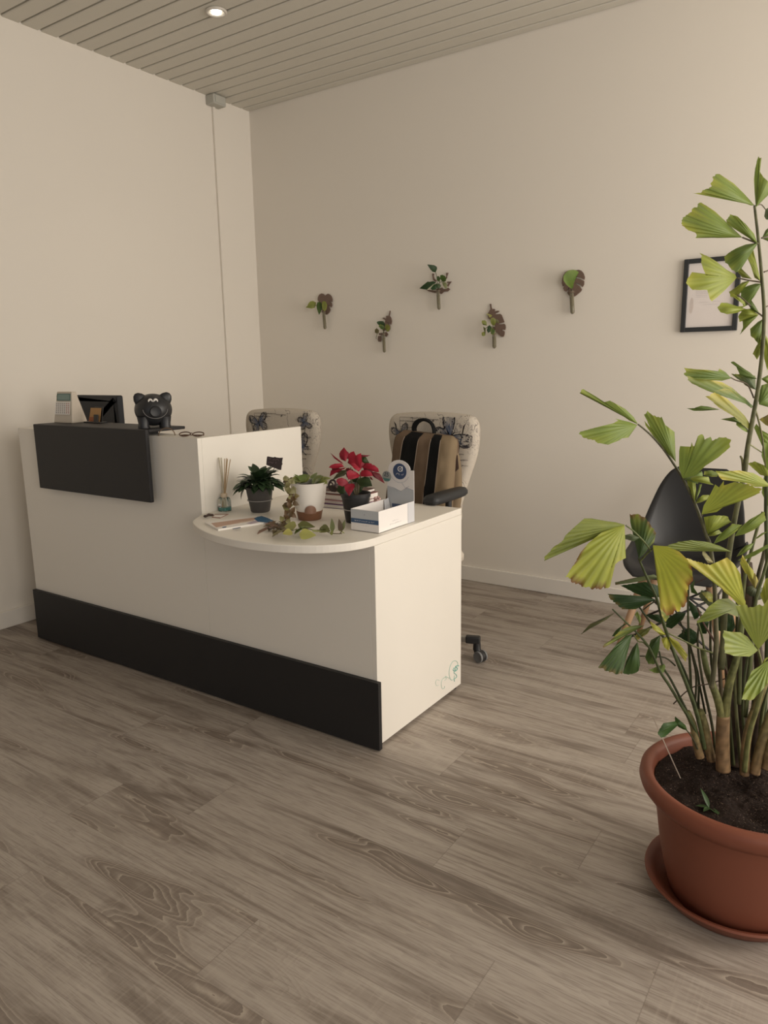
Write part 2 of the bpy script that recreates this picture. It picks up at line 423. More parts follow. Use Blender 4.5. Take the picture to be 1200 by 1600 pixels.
# ================================================================== ITEMS ON THE HIGH COUNTER
# digital desk calendar
cx,cy=.565,-1.865
beige=mat('beige_plastic',(0.60,0.53,0.44),.5)
t=thing('desk_calendar',(cx,cy,shz),'beige wedge desk calendar with teal digital display on the black shelf','calendar')
rz=Matrix.Rotation(0.10,3,'Z')
def L(p,c=(cx,cy,shz),R=rz): return V(c)+R@V(p)
mb=MB(); prof=[(-.040,0),(-.018,.139),(.006,.139),(.045,0)]
mb.prism([L((-.062,a,b)) for a,b in prof],rz@V((.124,0,0)))
for i in range(len(mb.v)):   # narrower towards the top
    q=rz.inverted()@(mb.v[i]-V((cx,cy,shz))); q.x*=1-.20*q.z/.139; mb.v[i]=V((cx,cy,shz))+rz@q
mb.build('body',beige,t,bevel=.004,seg=3)
nf=V((0,-.139,-.022)).normalized(); upf=V((0,.022,.139)).normalized()
nf=V((0,-.9877,.1563))
def fpt(x,s,o=.0015): return L(V((0,-.040,0))+upf*s+nf*o+V((x,0,0)))
mb=MB(); mb.prism([fpt(-.042,.100),fpt(.046,.100),fpt(.045,.132),fpt(-.042,.132)],rz@(nf*.002)); mb.build('display',mat('lcd_teal',(0.13,0.20,0.18),.25),t)
mb=MB(); mb.prism([fpt(-.034,.104,.004),fpt(.040,.104,.004),fpt(.039,.128,.004),fpt(-.034,.128,.004)],rz@(nf*.0006)); mb.build('display_digits',mat('lcd_face',(0.22,0.31,0.28),.2),t)
mb=MB(); mb.prism([fpt(-.052,.038),fpt(.044,.038),fpt(.045,.096),fpt(-.050,.096)],rz@(nf*.0015),0)
mb.mi=1
for i in range(6):
    for j in range(7):
        x=-.044+j*.0132; s=.044+i*.0082; mb.prism([fpt(x,s,.0032),fpt(x+.0065,s,.0032),fpt(x+.0065,s+.0042,.0032),fpt(x,s+.0042,.0032)],rz@(nf*.0003),1 if j<5 else 2)
mb.build('calendar_card',[paper_m,mat('grey_print',(0.30,0.27,0.26),.7),mat('red_print',(0.40,0.16,0.14),.7)],t)
mb=MB(); mb.tube([L((-.051,-.01,.118)),L((-.057,-.01,.118))],.006,10); mb.build('knob',black_pl,t)

# monitor standing on the worktop inside the desk, seen from the back
mx0,mx1,my=.235,.575,-1.60
t=thing('monitor',((mx0+mx1)/2,my,ht),'black monitor seen from behind inside the high counter','monitor')
mb=MB(); mb.pillow(rrect(mx0,.93,mx1,1.168,.010),(0,my,0),(1,0,0),(0,0,1),(0,-1,0),[(0.003,-.02),(0,-.016),(0,.004),(.004,.010),(.03,.016)])
mb.build('casing',mat('dark_blue_black',(0.020,0.022,0.027),.55),t)
MB().box((mx0+.012,my+.0205,.945),(mx1-.012,my+.022,1.157)).build('screen',mat('screen_glass',(0.01,0.01,0.012),.1),t)
MB().box((.385,my-.012,ht+.012),(.425,my+.012,1.0)).build('neck',black_pl,t,bevel=.003)
MB().pillow(rrect(.30,my-.09,.51,my+.09,.03),(0,0,ht),(1,0,0),(0,1,0),(0,0,1),[(0,0),(0,.008),(.005,.012)]).build('base',black_pl,t)

# business card holder
hx,hy=.712,-1.84
t=thing('card_holder',(hx,hy,shz),'black card stand holding an orange and brown card beside the calendar','card holder')
def LB(x,y,z): return V((hx+x,hy+y,shz+z))
mb=MB(); mb.box(LB(-.058,-.018,0),LB(.062,.022,.006)); mb.build('base',black_pl,t,bevel=.002)
mb=MB(); mb.prism([LB(-.03,.010,.006),LB(.035,.010,.006),LB(.035,.024,.07),LB(-.03,.024,.07)],(0,.003,0)); mb.build('back_plate',black_pl,t)
mb=MB(); mb.prism([LB(.008,-.012,.006),LB(.038,-.012,.006),LB(.038,-.008,.038),LB(.008,-.008,.038)],(0,.003,0)); mb.build('front_plate',black_pl,t)
oc=mat('orange_card',(0.46,0.26,0.10),.6); rc=mat('rust_card',(0.38,0.13,0.05),.6)
mb=MB(); mb.prism([LB(-.044,.000,.006),LB(.034,.000,.006),LB(.040,.010,.066),LB(-.036,.010,.066)],(0,.0015,0),0)
mb.prism([LB(-.044,-.0006,.007),LB(.0,-.0006,.007),LB(.003,.0020,.026),LB(-.041,.0020,.026)],(0,.0005,0),1); mb.build('card',[oc,rc],t)

# piggy bank
px_,py_=1.195,-1.90
t=thing('piggy_bank',(px_,py_,shz),'round black piggy bank with white eyes and a wide smile on the shelf','piggy bank')
pg=mat('black_ceramic',(0.024,0.024,0.026),.38,spec=.5)
face=V((.80,-.60,0)).normalized(); side=V((.60,.80,0)).normalized()   # turned towards the entrance
def PG(a,b,c): return V((px_,py_,shz))+side*a+face*b+V((0,0,c))
Rp=Matrix((side,-face,V((0,0,1)))).transposed()
mb=MB(); mb.ball(PG(0,0,.071),(.073,.068,.064),36,24,R=Rp); mb.build('body',pg,t,smooth=True)
for s in (-1,1):
    mb=MB(); prof=[]
    c0=PG(s*.047,.012,.112); tip=PG(s*.070,.024,.140)
    ax=(tip-c0).normalized()
    mb.lathe([(.026,-.012),(.0265,.0),(.022,.014),(.013,.026),(.001,.032)],c0,20,axis=ax)
    for i in range(len(mb.v)):     # flatten front to back, with a hollow
        q=mb.v[i]-c0; k=q.dot(face); mb.v[i]=mb.v[i]-face*k*.55
    mb.build('ear',pg,t,smooth=True)
for a in (-.041,.041):
    for b in (-.030,.030):
        MB().lathe([(.022,0),(.023,.003),(.020,.012),(.025,.045)],PG(a,b,0),20).build('foot',pg,t,smooth=True,auto=.8)
mb=MB(); mb.lathe([(.024,-.03),(.0225,.0),(.019,.007),(.016,.006),(.001,.006)],PG(.006,.066,.066),28,axis=face); mb.build('snout',pg,t,smooth=True,auto=.7)
def pgsurf(a,c,o=.0015):   # point on the body surface
    k=1-(a/.073)**2-((c-.071)/.064)**2
    return PG(a,.068*math.sqrt(max(k,0))+o,c)
wh=mat('white_paint',(0.75,0.72,0.68),.5); sm=mat('chalk_line',(0.22,0.21,0.20),.6)
for e in (-.0105,.0095):
    mb=MB(); mb.tube([pgsurf(e+.0075*math.cos(q),.1045+.0085*math.sin(q)) for q in [PI*i/10 for i in range(11)]],[.0012+.0036*math.sin(PI*i/10) for i in range(11)],8)
    mb.build('eye',wh,t,smooth=True)
mb=MB(); mb.tube([pgsurf(.006+.047*math.cos(q),.076+.037*math.sin(q)) for q in [PI+.05+(PI-.1)*i/24 for i in range(25)]],.0011,6); mb.build('smile',sm,t,smooth=True)
mb=MB(); mb.tube([PG(0,-.066,.07),PG(.01,-.078,.078),PG(0,-.084,.088),PG(-.01,-.078,.082),PG(0,-.074,.074)],.003,8); mb.build('tail',pg,t,smooth=True)

# metal ring and eyeglasses on the ledge
mb=MB(); c=V((1.300,-1.928,hc)); a_=V((.66,.75,0)).normalized()
mb.tube([c+a_*(.031*math.cos(q))+V((0,0,.030*math.sin(q))) for q in [PI*i/30 for i in range(31)]],.0020,8)
tag(mb.build('wire_hoop',mat('bronze_wire',(0.16,0.11,0.07),.35,metal=.6),loc=(1.315,-1.945,hc),smooth=True),'thin dark wire hoop standing on the counter ledge under the shelf','hoop')
t=thing('eyeglasses',(1.44,-1.925,hc),'folded brown tortoiseshell eyeglasses lying on the counter ledge near its corner','glasses')
br=mat('tortoiseshell',(0.09,0.045,0.025),.25)
ga=V((.93,.36,0)).normalized(); gb=V((-.36,.93,0))
for s in (-1,1):
    cc=V((1.44,-1.925,hc+.004))+ga*(.028*s)
    mb=MB(); mb.tube([cc+ga*(.023*math.cos(q))+gb*(.017*math.sin(q))*.5+V((0,0,.007+.007*math.sin(q))) for q in [2*PI*i/24 for i in range(24)]],.0022,8,closed=True); mb.build('rim',br,t,smooth=True)
mb=MB(); cc=V((1.44,-1.925,hc+.012)); mb.tube([cc-ga*.006,cc+V((0,0,.003)),cc+ga*.006],.0018,8); mb.build('bridge',br,t,smooth=True)
for s in (-1,1):
    mb=MB(); cc=V((1.44,-1.925,hc+.006)); mb.tube([cc+ga*(.05*s),cc+ga*(.046*s)+gb*.012,cc-ga*(.045*s)+gb*(.018+.004*s)],.0017,8); mb.build('temple',br,t,smooth=True)

# ================================================================== ITEMS ON THE WORKTOP
def leaf3(mb,base,dirv,up,Ln,W,col,curl=.25,fold=.25,n=7,tipc=None,shape=.45):
    """pointed leaf growing from base; up = face normal; curl bends the tip down"""
    d=V(dirv).normalized(); u=V(up); u=(u-d*u.dot(d)).normalized(); s=d.cross(u)
    vs=[];fs=[];cs=[]
    for i in range(n+1):
        t_=i/n; wd=W*.5*(math.sin(PI*min(1,t_**(shape*1.6)))*.98+.02) if t_<1 else 0
        ang=curl*t_*1.6
        p=V(base)+d*(Ln*t_*math.cos(ang*.6))-u*(Ln*t_*math.sin(ang*.6))
        for k in (-1,-.5,0,.5,1):
            vs.append(p+s*(wd*k)+u*(abs(k)*wd*fold))
            cc=V(col)*(1.0-.12*(1-abs(k)))
            if tipc is not None: cc=cc.lerp(V(tipc),max(0,(t_-.6)/.4)*.8)
            cs.append(tuple(cc))
    for i in range(n):
        for k in range(4): fs.append((i*5+k,i*5+k+1,(i+1)*5+k+1,(i+1)*5+k))
    mb.add(vs,fs,col=cs)

def polyleaf(mb,pts,base,d0,d1,col,tipc=None,pleat=.0,npl=9,bulge=.012,rings=7,edge=None,seed=0,jag=0):
    """leaf blade whose outline is pts (photo positions), growing from base; depth runs d0 at the base to d1 at the far tip"""
    rnd=random.Random(seed)
    B=V((base[0],base[1])); P=[V(p) for p in pts]
    # densify the outline
    Q=[]
    full=[B]+P+[B]
    for i in range(1,len(full)-2):
        a,b=full[i],full[i+1]; k=max(1,int((b-a).length/2.4))
        for j in range(k): Q.append(a.lerp(b,j/k))
    Q.append(full[-2])
    mx=max((q-B).length for q in Q)
    if jag:
        for i in range(1,len(Q)-1):
            if (Q[i]-B).length>.72*mx: Q[i]=B+(Q[i]-B)*(1+jag*rnd.uniform(-1,1))
    n=len(Q); vs=[];cs=[];fs=[]
    a0=math.atan2(*(Q[0]-B).yx); acc=[0.0]
    for i in range(1,n):
        a1=math.atan2(*(Q[i]-B).yx); a2=math.atan2(*(Q[i-1]-B).yx); dd=(a1-a2+PI)%(2*PI)-PI; acc.append(acc[-1]+dd)
    amin,amax=min(acc),max(acc); sp=max(.05,amax-amin)
    c0=V(col); tc_=V(tipc) if tipc is not None else None
    for r in range(rings+1):
        t_=(r/rings)
        for i in range(n):
            q=B.lerp(Q[i],t_); rr=(q-B).length/mx
            ph=(acc[i]-amin)/sp
            dep=d0+(d1-d0)*rr+bulge*math.sin(PI*ph)*math.sin(PI*min(1,rr*1.1))*(-1)
            dep+=pleat*math.sin(ph*npl*2*PI)*min(1,t_*2)*rr
            p=at(q.x,q.y,dep); vs.append(p)
            c=c0*(1.0+.16*math.sin(ph*npl*2*PI)*(.3+.7*rr))
            if tc_ is not None:
                e=max(0,(t_-.45)/.55)**2*(.55+.45*math.sin(ph*17+seed))*(1 if rr>.45 else rr/.45)
                c=c.lerp(tc_,min(1,e))
            if edge is not None and t_>.93 and rr>.6 and math.sin(ph*31+seed)>-.5: c=V(edge)
            cs.append((max(0,c[0]),max(0,c[1]),max(0,c[2])))
    for r in range(rings):
        for i in range(n-1):
            if r==0: fs.append((i,(r+1)*n+i,(r+1)*n+i+1))
            else: fs.append((r*n+i,(r+1)*n+i,(r+1)*n+i+1,r*n+i+1))
    mb.add(vs,fs,col=cs)

# --- reed diffuser
rx,ry=1.537,-1.868
t=thing('reed_diffuser',(rx,ry,ht),'glass reed diffuser with teal liquid and thin wooden sticks by the divider','reed diffuser')
mb=MB(); mb.pillow(rrect(rx-.020,ry-.020,rx+.020,ry+.020,.007),(0,0,ht),(1,0,0),(0,1,0),(0,0,1),[(0.002,0),(0,.003),(0,.042),(.004,.050),(.009,.054)])
mb.build('bottle',glass_m,t,smooth=True,auto=.7)
mb=MB(); mb.pillow(rrect(rx-.0175,ry-.0175,rx+.0175,ry+.0175,.006),(0,0,ht),(1,0,0),(0,1,0),(0,0,1),[(0,.003),(0,.016)])
mb.build('scented_liquid',mat('teal_liquid',(0.10,0.30,0.28),.15),t)
MB().lathe([(.0115,.054),(.0125,.056),(.0125,.068),(.0105,.070)],(rx,ry,ht),20).build('collar',mat('pale_wood_collar',(0.62,0.50,0.36),.6),t,smooth=True,auto=.6)
wd=mat('reed_stick',(0.42,0.29,0.16),.8); wd2=mat('pale_reed',(0.50,0.45,0.34),.8)
for i,(a,b,zt) in enumerate([(-.020,.004,.208),(-.014,.010,.207),(.020,-.004,.207),(.026,.004,.204),(.033,.012,.203),(.014,.012,.206)]):
    mb=MB(); mb.tube([V((rx-a*.25,ry-b*.25,ht+.006)),V((rx+a,ry+b,ht+zt))],.0016 if i>1 else .0022,6); mb.build('reed',wd2 if i<2 else wd,t)

# --- dark green leafy plant in grey pot, with its sign
gx,gy=1.667,-1.806
t=thing('potted_plant',(gx,gy,ht),'dark green leafy plant in a dark grey plastic pot near the reed diffuser','potted plant')
gp=mat('grey_nursery_plastic',(0.085,0.078,0.074),.45,spec=.4)
MB().lathe([(.034,.0),(.037,.004),(.044,.045),(.0455,.047),(.051,.088),(.054,.089),(.054,.098),(.050,.098),(.048,.086)],(gx,gy,ht),36).build('pot',gp,t,smooth=True,auto=.6)
MB().lathe([(.047,.046),(.0485,.045),(.0485,.0475),(.047,.048)],(gx,gy,ht),36,cap=False).build('sleeve_rim',mat('clear_sleeve',(0.35,0.33,0.31),.2),t,smooth=True)
MB().lathe([(.001,.086),(.048,.086),(.047,.09),(.001,.094)],(gx,gy,ht),24).build('soil',mat('soil_dark',(0.03,0.02,0.015),.95,bump=.6,bscale=300),t)
rnd=random.Random(4)
mb=MB()
for i in range(130):
    a=rnd.uniform(0,2*PI); k=rnd.random(); el=1.05-1.25*k
    r0=.016+.042*k; z0=.100+.045*(1-k*.6)*rnd.random()
    d=V((math.cos(a)*math.cos(el),math.sin(a)*math.cos(el),math.sin(el)))
    g=rnd.uniform(.8,1.8); ln=rnd.uniform(.046,.066)
    leaf3(mb,(gx+r0*math.cos(a),gy+r0*math.sin(a),ht+z0),d,(0,0,1) if el<1.1 else (math.cos(a),math.sin(a),.3),ln,.030,(.030*g,.056*g,.025*g),curl=.35,fold=.2,shape=.5)
for a,el,ln,z0 in ((3.5,.0,.075,.1),(3.9,-.1,.07,.105),(3.2,.15,.07,.12),(-.6,-.9,.09,.105),(-.3,.1,.07,.12),(-.9,-1.1,.08,.10),(.3,.3,.07,.13)):
    d=V((math.cos(a)*math.cos(el),math.sin(a)*math.cos(el),math.sin(el)))
    leaf3(mb,(gx+.03*math.cos(a),gy+.03*math.sin(a),ht+z0),d,(0,0,1),ln,.03,(.017,.040,.014),curl=.9,fold=.2)
mb.build('foliage',thick_m,t,smooth=True)
mb=MB()
for a in range(8): mb.tube([(gx,gy,ht+.085),(gx+.02*math.cos(a),gy+.02*math.sin(a),ht+.15)],.003,6,col=(.05,.08,.03))
mb.build('stem',thick_m,t)
# brown sign pick
dk=depth((gx,gy,ht+.18))-.0
sg=mat('sign_brown',(0.030,0.018,0.017),.6); sgt=mat('sign_letter',(0.16,0.105,0.10),.6)
t2=thing('plant_sign',at(433,735,dk+.03),'small dark brown lettered sign stuck in the dark green plant','sign')
def SP(x,y,o=0): return at(410+x/30,705+y/30,dk+.03-o)
mb=MB(); out=[(215,255),(285,245),(420,275),(530,285),(590,262),(650,290),(800,310),(960,300),(930,430),(920,540),(945,600),(905,660),(880,870),(800,880),(640,820),(430,740),(180,640),(195,450)]
mb.prism([SP(*q) for q in out],FW*.003); mb.build('board',sg,t2)
mb=MB(); e=SP(900,400)-SP(300,380); u_=(SP(280,300)-SP(260,560))
mb.print_line(SP(575,440,.0012),e,u_,.048,.0085,3); mb.print_line(SP(520,590,.0012),e,u_,.042,.0085,5); mb.build('lettering',sgt,t2)
mb=MB(); mb.tube([SP(560,800,-.002),V((gx+.012,gy+.01,ht+.09))],.0015,6); mb.build('pick',sg,t2)

# --- white self-watering pot with trailing succulent
wx_,wy_=1.928,-1.822
t=thing('potted_plant',(wx_,wy_,ht),'trailing green vine in a white self-watering pot with brown base','potted plant')
bb=mat('brown_reservoir',(0.21,0.098,0.052),.4,spec=.4)
wp=mat('white_pot_plastic',(0.84,0.79,0.72),.35)
sT=1.0
mb=MB(); n=72; prof=[(.046,.031),(.0535,.05),(.060,.085),(.0665,.134),(.0675,.138),(.0655,.138),(.058,.085),(.053,.05)]
mb.lathe([(r,z) for r,z in prof],(wx_,wy_,ht),n,cap=False)
# arch cut-out facing the camera, where the brown water window shows
fdir=(V((CAM.x-wx_,CAM.y-wy_,0))).normalized(); fa=math.atan2(fdir.y,fdir.x)+.07
mb.build('pot',wp,t,smooth=True,auto=.9)
MB().lathe([(.040,.0),(.0425,.003),(.0475,.028),(.0485,.032),(.046,.034),(.001,.034)],(wx_,wy_,ht),48).build('reservoir',bb,t,smooth=True,auto=.7)
mb=MB(); vs=[];fs=[]; m=14
for i in range(m+1):
    q=PI*i/m; da=.0225*math.cos(q)/.054; z=.030+.030*math.sin(q); r=.0475+(z-.031)*.40+.0012
    vs+= [V((wx_+(r)*math.cos(fa+da),wy_+(r)*math.sin(fa+da),ht+z)), V((wx_+(r)*math.cos(fa+da),wy_+(r)*math.sin(fa+da),ht+.030+(z-.03)*0.0))]
for i in range(m): fs.append((2*i,2*i+1,2*i+3,2*i+2))
mb.add(vs,fs); 
mb.build('water_window',mat('brown_window',(0.27,0.15,0.10),.4),t,solid=.0015)
MB().lathe([(.001,.118),(.061,.118),(.060,.122),(.001,.126)],(wx_,wy_,ht),24).build('soil',mat('soil_mid',(0.06,0.04,0.025),.95,bump=.6,bscale=300),t)
G1,G2,G3,G4=(.24,.28,.085),(.15,.21,.06),(.33,.33,.11),(.15,.09,.045)
mb=MB(); rnd=random.Random(9)
for i in range(46):
    a=rnd.uniform(0,2*PI); r=.058*math.sqrt(rnd.random()); c=rnd.choice([G1,G2,G1,G2,(.16,.2,.06)])
    el=rnd.uniform(.0,.7)
    leaf3(mb,(wx_+r*math.cos(a)*.85,wy_+r*math.sin(a)*.85,ht+.134+rnd.uniform(0,.012)),(math.cos(a)*math.cos(el),math.sin(a)*math.cos(el),math.sin(el)),(-.1,-.6,.8),rnd.uniform(.030,.042),.028,(c[0]*1.25,c[1]*1.2,c[2]*1.2),curl=.2,fold=.15,shape=.4)
for a,el,ln in ((3.3,.95,.035),(3.0,.6,.04),(3.6,.4,.035)):
    leaf3(mb,(wx_-.03,wy_-.01,ht+.14),(math.cos(a)*math.cos(el),math.sin(a)*math.cos(el),math.sin(el)),(0,0,1),ln,.022,G2,curl=.2)
mb.build('foliage',thick_m,t,smooth=True)
# the runner hanging over the rim and lying along the worktop
def vcrop(x,y): return (420+x/9.23,720+y/9.23)
dpot=depth((wx_,wy_,ht+.1))-.058
mb=MB(); rnd=random.Random(2)
hang=[(250,255),(270,330),(300,420),(330,500),(310,580),(300,660),(290,740),(270,800),(240,860)]
dl=[dpot-.005]*5+[dpot+.0,dpot-.0,dpot-.02,dpot-.04]
mb.tube([at(*vcrop(*q),d_) for q,d_ in zip(hang,dl)]+[V(onp(*vcrop(190,930),2,ht+.008)),V(onp(*vcrop(110,1000),2,ht+.006))],.0016,6,col=(.16,.10,.05))
for q,d_ in zip(hang,dl):
    for k in range(7 if q[1]<480 else 5):
        a=rnd.uniform(0,2*PI); c=rnd.choice([G4,(.17,.13,.05),(.24,.22,.09),(.12,.08,.04)] if q[1]>480 else [(.22,.2,.09),(.17,.15,.06),(.28,.26,.12),(.13,.10,.05)])
        pos=at(*vcrop(q[0]+rnd.uniform(-55,55),q[1]+rnd.uniform(-35,35)),d_+rnd.uniform(-.012,.004))
        if q[1]>480: pos=at(*vcrop(q[0]+rnd.uniform(-38,42),q[1]+rnd.uniform(-30,30)),d_+rnd.uniform(-.010,.004))
        d=RT*math.cos(a)+UP*math.sin(a)-FW*.3
        leaf3(mb,pos,d,-FW+UP*.3,rnd.uniform(.017,.026),.019,c,curl=.5,fold=.3,shape=.4)
for i in range(26):
    x=rnd.uniform(30,230); yv=rnd.uniform(900,1050); pos=onp(*vcrop(x,yv),2,ht+.006+rnd.uniform(0,.014)); a=rnd.uniform(0,2*PI)
    leaf3(mb,pos,(math.cos(a),math.sin(a),.3),(0,0,1),rnd.uniform(.024,.034),.026,rnd.choice([G4,(.10,.065,.035),(.20,.14,.06),(.13,.10,.05)]),curl=.4,fold=.4,shape=.4)
# runner along the table
run=[(110,1000),(200,980),(340,1000),(420,990),(560,980),(650,1000),(780,1000),(880,1040),(960,1050),(1060,1050)]
mb.tube(spline([V(onp(*vcrop(*q),2,ht+.010)) for q in run],4),.0015,6,col=(.13,.10,.04))
def flatleaf(x0,y0,x1,y1,W,c,up=.3,z=.014,tipc=None,curl=.03):
    a=onp(*vcrop(x0,y0),2,ht+z+.006); b=onp(*vcrop(x1,y1),2,ht+z); leaf3(mb,a+V((0,0,.006)),b-a+V((0,0,up*.01)),(-.05,-.75,.75),(b-a).length*1.12,W*1.55,c,curl=curl,fold=.12,tipc=tipc,shape=.36)
flatleaf(225,1010,65,1120,.026,(.27,.24,.10),tipc=(.10,.07,.04)); flatleaf(340,1050,215,1090,.024,(.42,.40,.12)); flatleaf(400,960,235,985,.024,(.30,.30,.11))
flatleaf(370,1030,450,985,.022,(.13,.18,.05)); flatleaf(520,975,385,1080,.025,(.15,.20,.055)); flatleaf(480,1000,660,975,.026,(.20,.24,.08)); flatleaf(440,1085,660,1110,.028,(.36,.36,.11))
flatleaf(420,940,640,985,.02,(.16,.17,.06)); flatleaf(640,1050,750,1050,.022,(.27,.30,.08)); flatleaf(740,990,870,1050,.022,(.17,.18,.06)); flatleaf(760,1010,880,1005,.018,(.2,.2,.08))
flatleaf(930,1060,890,1085,.014,(.25,.28,.09)); flatleaf(930,1050,905,985,.012,(.2,.25,.08),up=3); flatleaf(940,1050,990,1040,.014,(.3,.33,.12)); 
flatleaf(1050,1050,1010,990,.012,(.15,.1,.06),up=3); flatleaf(1050,1050,1095,1005,.013,(.2,.24,.08),up=3); flatleaf(1050,1055,1085,1075,.012,(.28,.3,.11)); flatleaf(1050,1060,1030,1075,.01,(.12,.08,.05))
mb.build('trailing_runner',thick_m,t,smooth=True)

# --- poinsettia
qx,qy=2.105,-1.775
t=thing('poinsettia',(qx,qy,ht),'red poinsettia in a small black nursery pot behind the leaflet box','potted plant')
MB().lathe([(.036,0),(.038,.003),(.0505,.09),(.053,.091),(.054,.105),(.0515,.105),(.048,.09)],(qx,qy,ht),36).build('pot',black_pl,t,smooth=True,auto=.6)
MB().lathe([(.043,.046),(.0465,.0455),(.0465,.049),(.043,.049)],(qx,qy,ht),36,cap=False).build('sleeve_rim',mat('clear_sleeve_2',(0.40,0.38,0.35),.2),t,smooth=True)
MB().lathe([(.001,.088),(.0475,.088),(.047,.092),(.001,.096)],(qx,qy,ht),24).build('soil',mat('soil_poin',(0.05,0.03,0.02),.95,bump=.6,bscale=300),t)
dq=depth((qx,qy,ht+.18))
def pc(l): return [(500+a/10,690+b/10) for a,b in l]
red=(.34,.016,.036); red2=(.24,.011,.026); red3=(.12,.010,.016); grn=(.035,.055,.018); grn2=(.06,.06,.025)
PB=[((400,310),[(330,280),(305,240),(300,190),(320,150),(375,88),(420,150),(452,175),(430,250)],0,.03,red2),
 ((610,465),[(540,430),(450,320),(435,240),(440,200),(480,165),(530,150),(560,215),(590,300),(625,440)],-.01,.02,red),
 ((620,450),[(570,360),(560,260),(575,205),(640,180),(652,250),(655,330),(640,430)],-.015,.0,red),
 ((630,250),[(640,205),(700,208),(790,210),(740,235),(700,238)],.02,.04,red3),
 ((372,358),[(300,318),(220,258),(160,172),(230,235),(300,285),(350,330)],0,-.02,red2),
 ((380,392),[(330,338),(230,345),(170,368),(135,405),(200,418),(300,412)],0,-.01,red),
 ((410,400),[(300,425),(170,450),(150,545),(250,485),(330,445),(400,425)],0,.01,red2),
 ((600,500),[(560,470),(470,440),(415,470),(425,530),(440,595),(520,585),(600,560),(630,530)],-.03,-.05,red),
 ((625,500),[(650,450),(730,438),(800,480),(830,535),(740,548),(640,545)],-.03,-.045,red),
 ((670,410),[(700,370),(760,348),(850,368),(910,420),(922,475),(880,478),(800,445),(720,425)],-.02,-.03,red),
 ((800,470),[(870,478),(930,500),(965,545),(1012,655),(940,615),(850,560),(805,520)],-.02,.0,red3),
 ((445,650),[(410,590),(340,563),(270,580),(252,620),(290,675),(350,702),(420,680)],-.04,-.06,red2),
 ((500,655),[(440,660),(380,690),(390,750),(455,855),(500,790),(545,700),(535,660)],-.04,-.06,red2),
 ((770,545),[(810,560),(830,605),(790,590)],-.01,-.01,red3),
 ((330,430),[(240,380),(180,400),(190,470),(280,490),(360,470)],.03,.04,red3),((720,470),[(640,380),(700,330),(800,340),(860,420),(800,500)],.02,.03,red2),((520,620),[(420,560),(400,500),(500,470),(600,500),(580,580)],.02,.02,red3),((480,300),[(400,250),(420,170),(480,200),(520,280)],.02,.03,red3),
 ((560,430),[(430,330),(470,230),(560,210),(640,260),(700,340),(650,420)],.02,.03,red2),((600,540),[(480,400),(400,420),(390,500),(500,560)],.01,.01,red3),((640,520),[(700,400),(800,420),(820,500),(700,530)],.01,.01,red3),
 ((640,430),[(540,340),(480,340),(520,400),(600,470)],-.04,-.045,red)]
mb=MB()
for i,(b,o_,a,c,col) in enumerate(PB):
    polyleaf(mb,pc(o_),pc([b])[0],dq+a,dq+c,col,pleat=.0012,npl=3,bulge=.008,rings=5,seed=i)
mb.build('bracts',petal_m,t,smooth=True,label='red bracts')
mb=MB()
for i,(b,o_,a,c,col) in enumerate([((430,440),[(340,450),(260,510),(190,605),(290,562),(380,532),(420,490)],.01,.0,grn2),((560,625),[(620,575),(700,545),(770,560),(795,620),(818,697),(700,702),(620,685)],-.02,-.04,grn),
  ((660,300),[(640,240),(720,240),(740,280),(772,335),(700,352),(660,345)],.02,.04,grn),((610,680),[(685,700),(640,785),(600,810),(595,740)],.01,.01,grn),((400,700),[(280,690),(265,770),(330,835),(400,800)],.0,.0,grn),((480,620),[(500,560),(600,560),(560,640)],.01,.0,grn),
  ((280,740),[(230,690),(160,680),(135,720),(170,780),(240,790)],.03,.05,(.05,.035,.03)),((520,700),[(600,640),(680,640),(700,700),(600,760)],.03,.04,grn)]):
    polyleaf(mb,pc(o_),pc([b])[0],dq+a,dq+c,col,pleat=.001,npl=3,bulge=.006,rings=5,seed=i)
mb.build('leaves',leaf_m,t,smooth=True,label='dark green leaves')
mb=MB()
for p0,p1 in (((480,610),(560,870)),((600,560),(582,870)),((450,480),(550,800)),((560,640),(560,870)),((640,480),(600,800))):
    mb.tube([at(*pc([p0])[0],dq-.005),at(*pc([p1])[0],dq)],.0028,8,col=(.16,.13,.08))
mb.build('stem',leaf_m,t,smooth=True)
for p in ((465,413),(492,425),(395,422),(440,615),(600,490)):
    mb=MB(); mb.ball(at(*pc([p])[0],dq-.035),.0026,8,6,col=(.60,.48,.33)); mb.build('flower_bud',petal_m,t,smooth=True)

# --- leaflet box
bx0,bx1,by0,by1=2.172,2.286,-1.896,-1.672
t=thing('leaflet_box',((bx0+bx1)/2,(by0+by1)/2,ht),'open white cardboard leaflet box with blue stripe and round logo back panel','display box')
card=mat('white_card',(0.84,0.80,0.77),.55); blu=mat('blue_print',(0.055,0.105,0.20),.5); gblue=mat('grey_blue_print',(0.50,0.52,0.54),.5)
nav=mat('navy_print',(0.055,0.085,0.17),.5); pale=mat('pale_print',(0.62,0.62,0.64),.5); wave=mat('wave_print',(0.40,0.40,0.45),.5); dkp=mat('dark_print',(0.08,0.10,0.11),.5); tealp=mat('teal_print',(0.10,0.24,0.22),.5)
th=.0016; hb=.074; hbb=.182
mb=MB(); mb.box((bx0,by0,ht),(bx1,by1,ht+th)); mb.build('bottom',card,t)
mb=MB(); mb.box((bx0,by0,ht),(bx1,by0+th,ht+hb),0); yf=by0-.0004
mb.box((bx0+.0005,yf,ht+.043),(bx1-.0005,by0,ht+hb-.001),1); mb.box((bx0+.0005,yf,ht+.028),(bx1-.0005,by0,ht+.043),2)
mb.mi=3; mb.print_line(((bx0+bx1)/2,yf-.0002,ht+.0335),(1,0,0),(0,0,1),.082,.0042,7,rad=.0005)
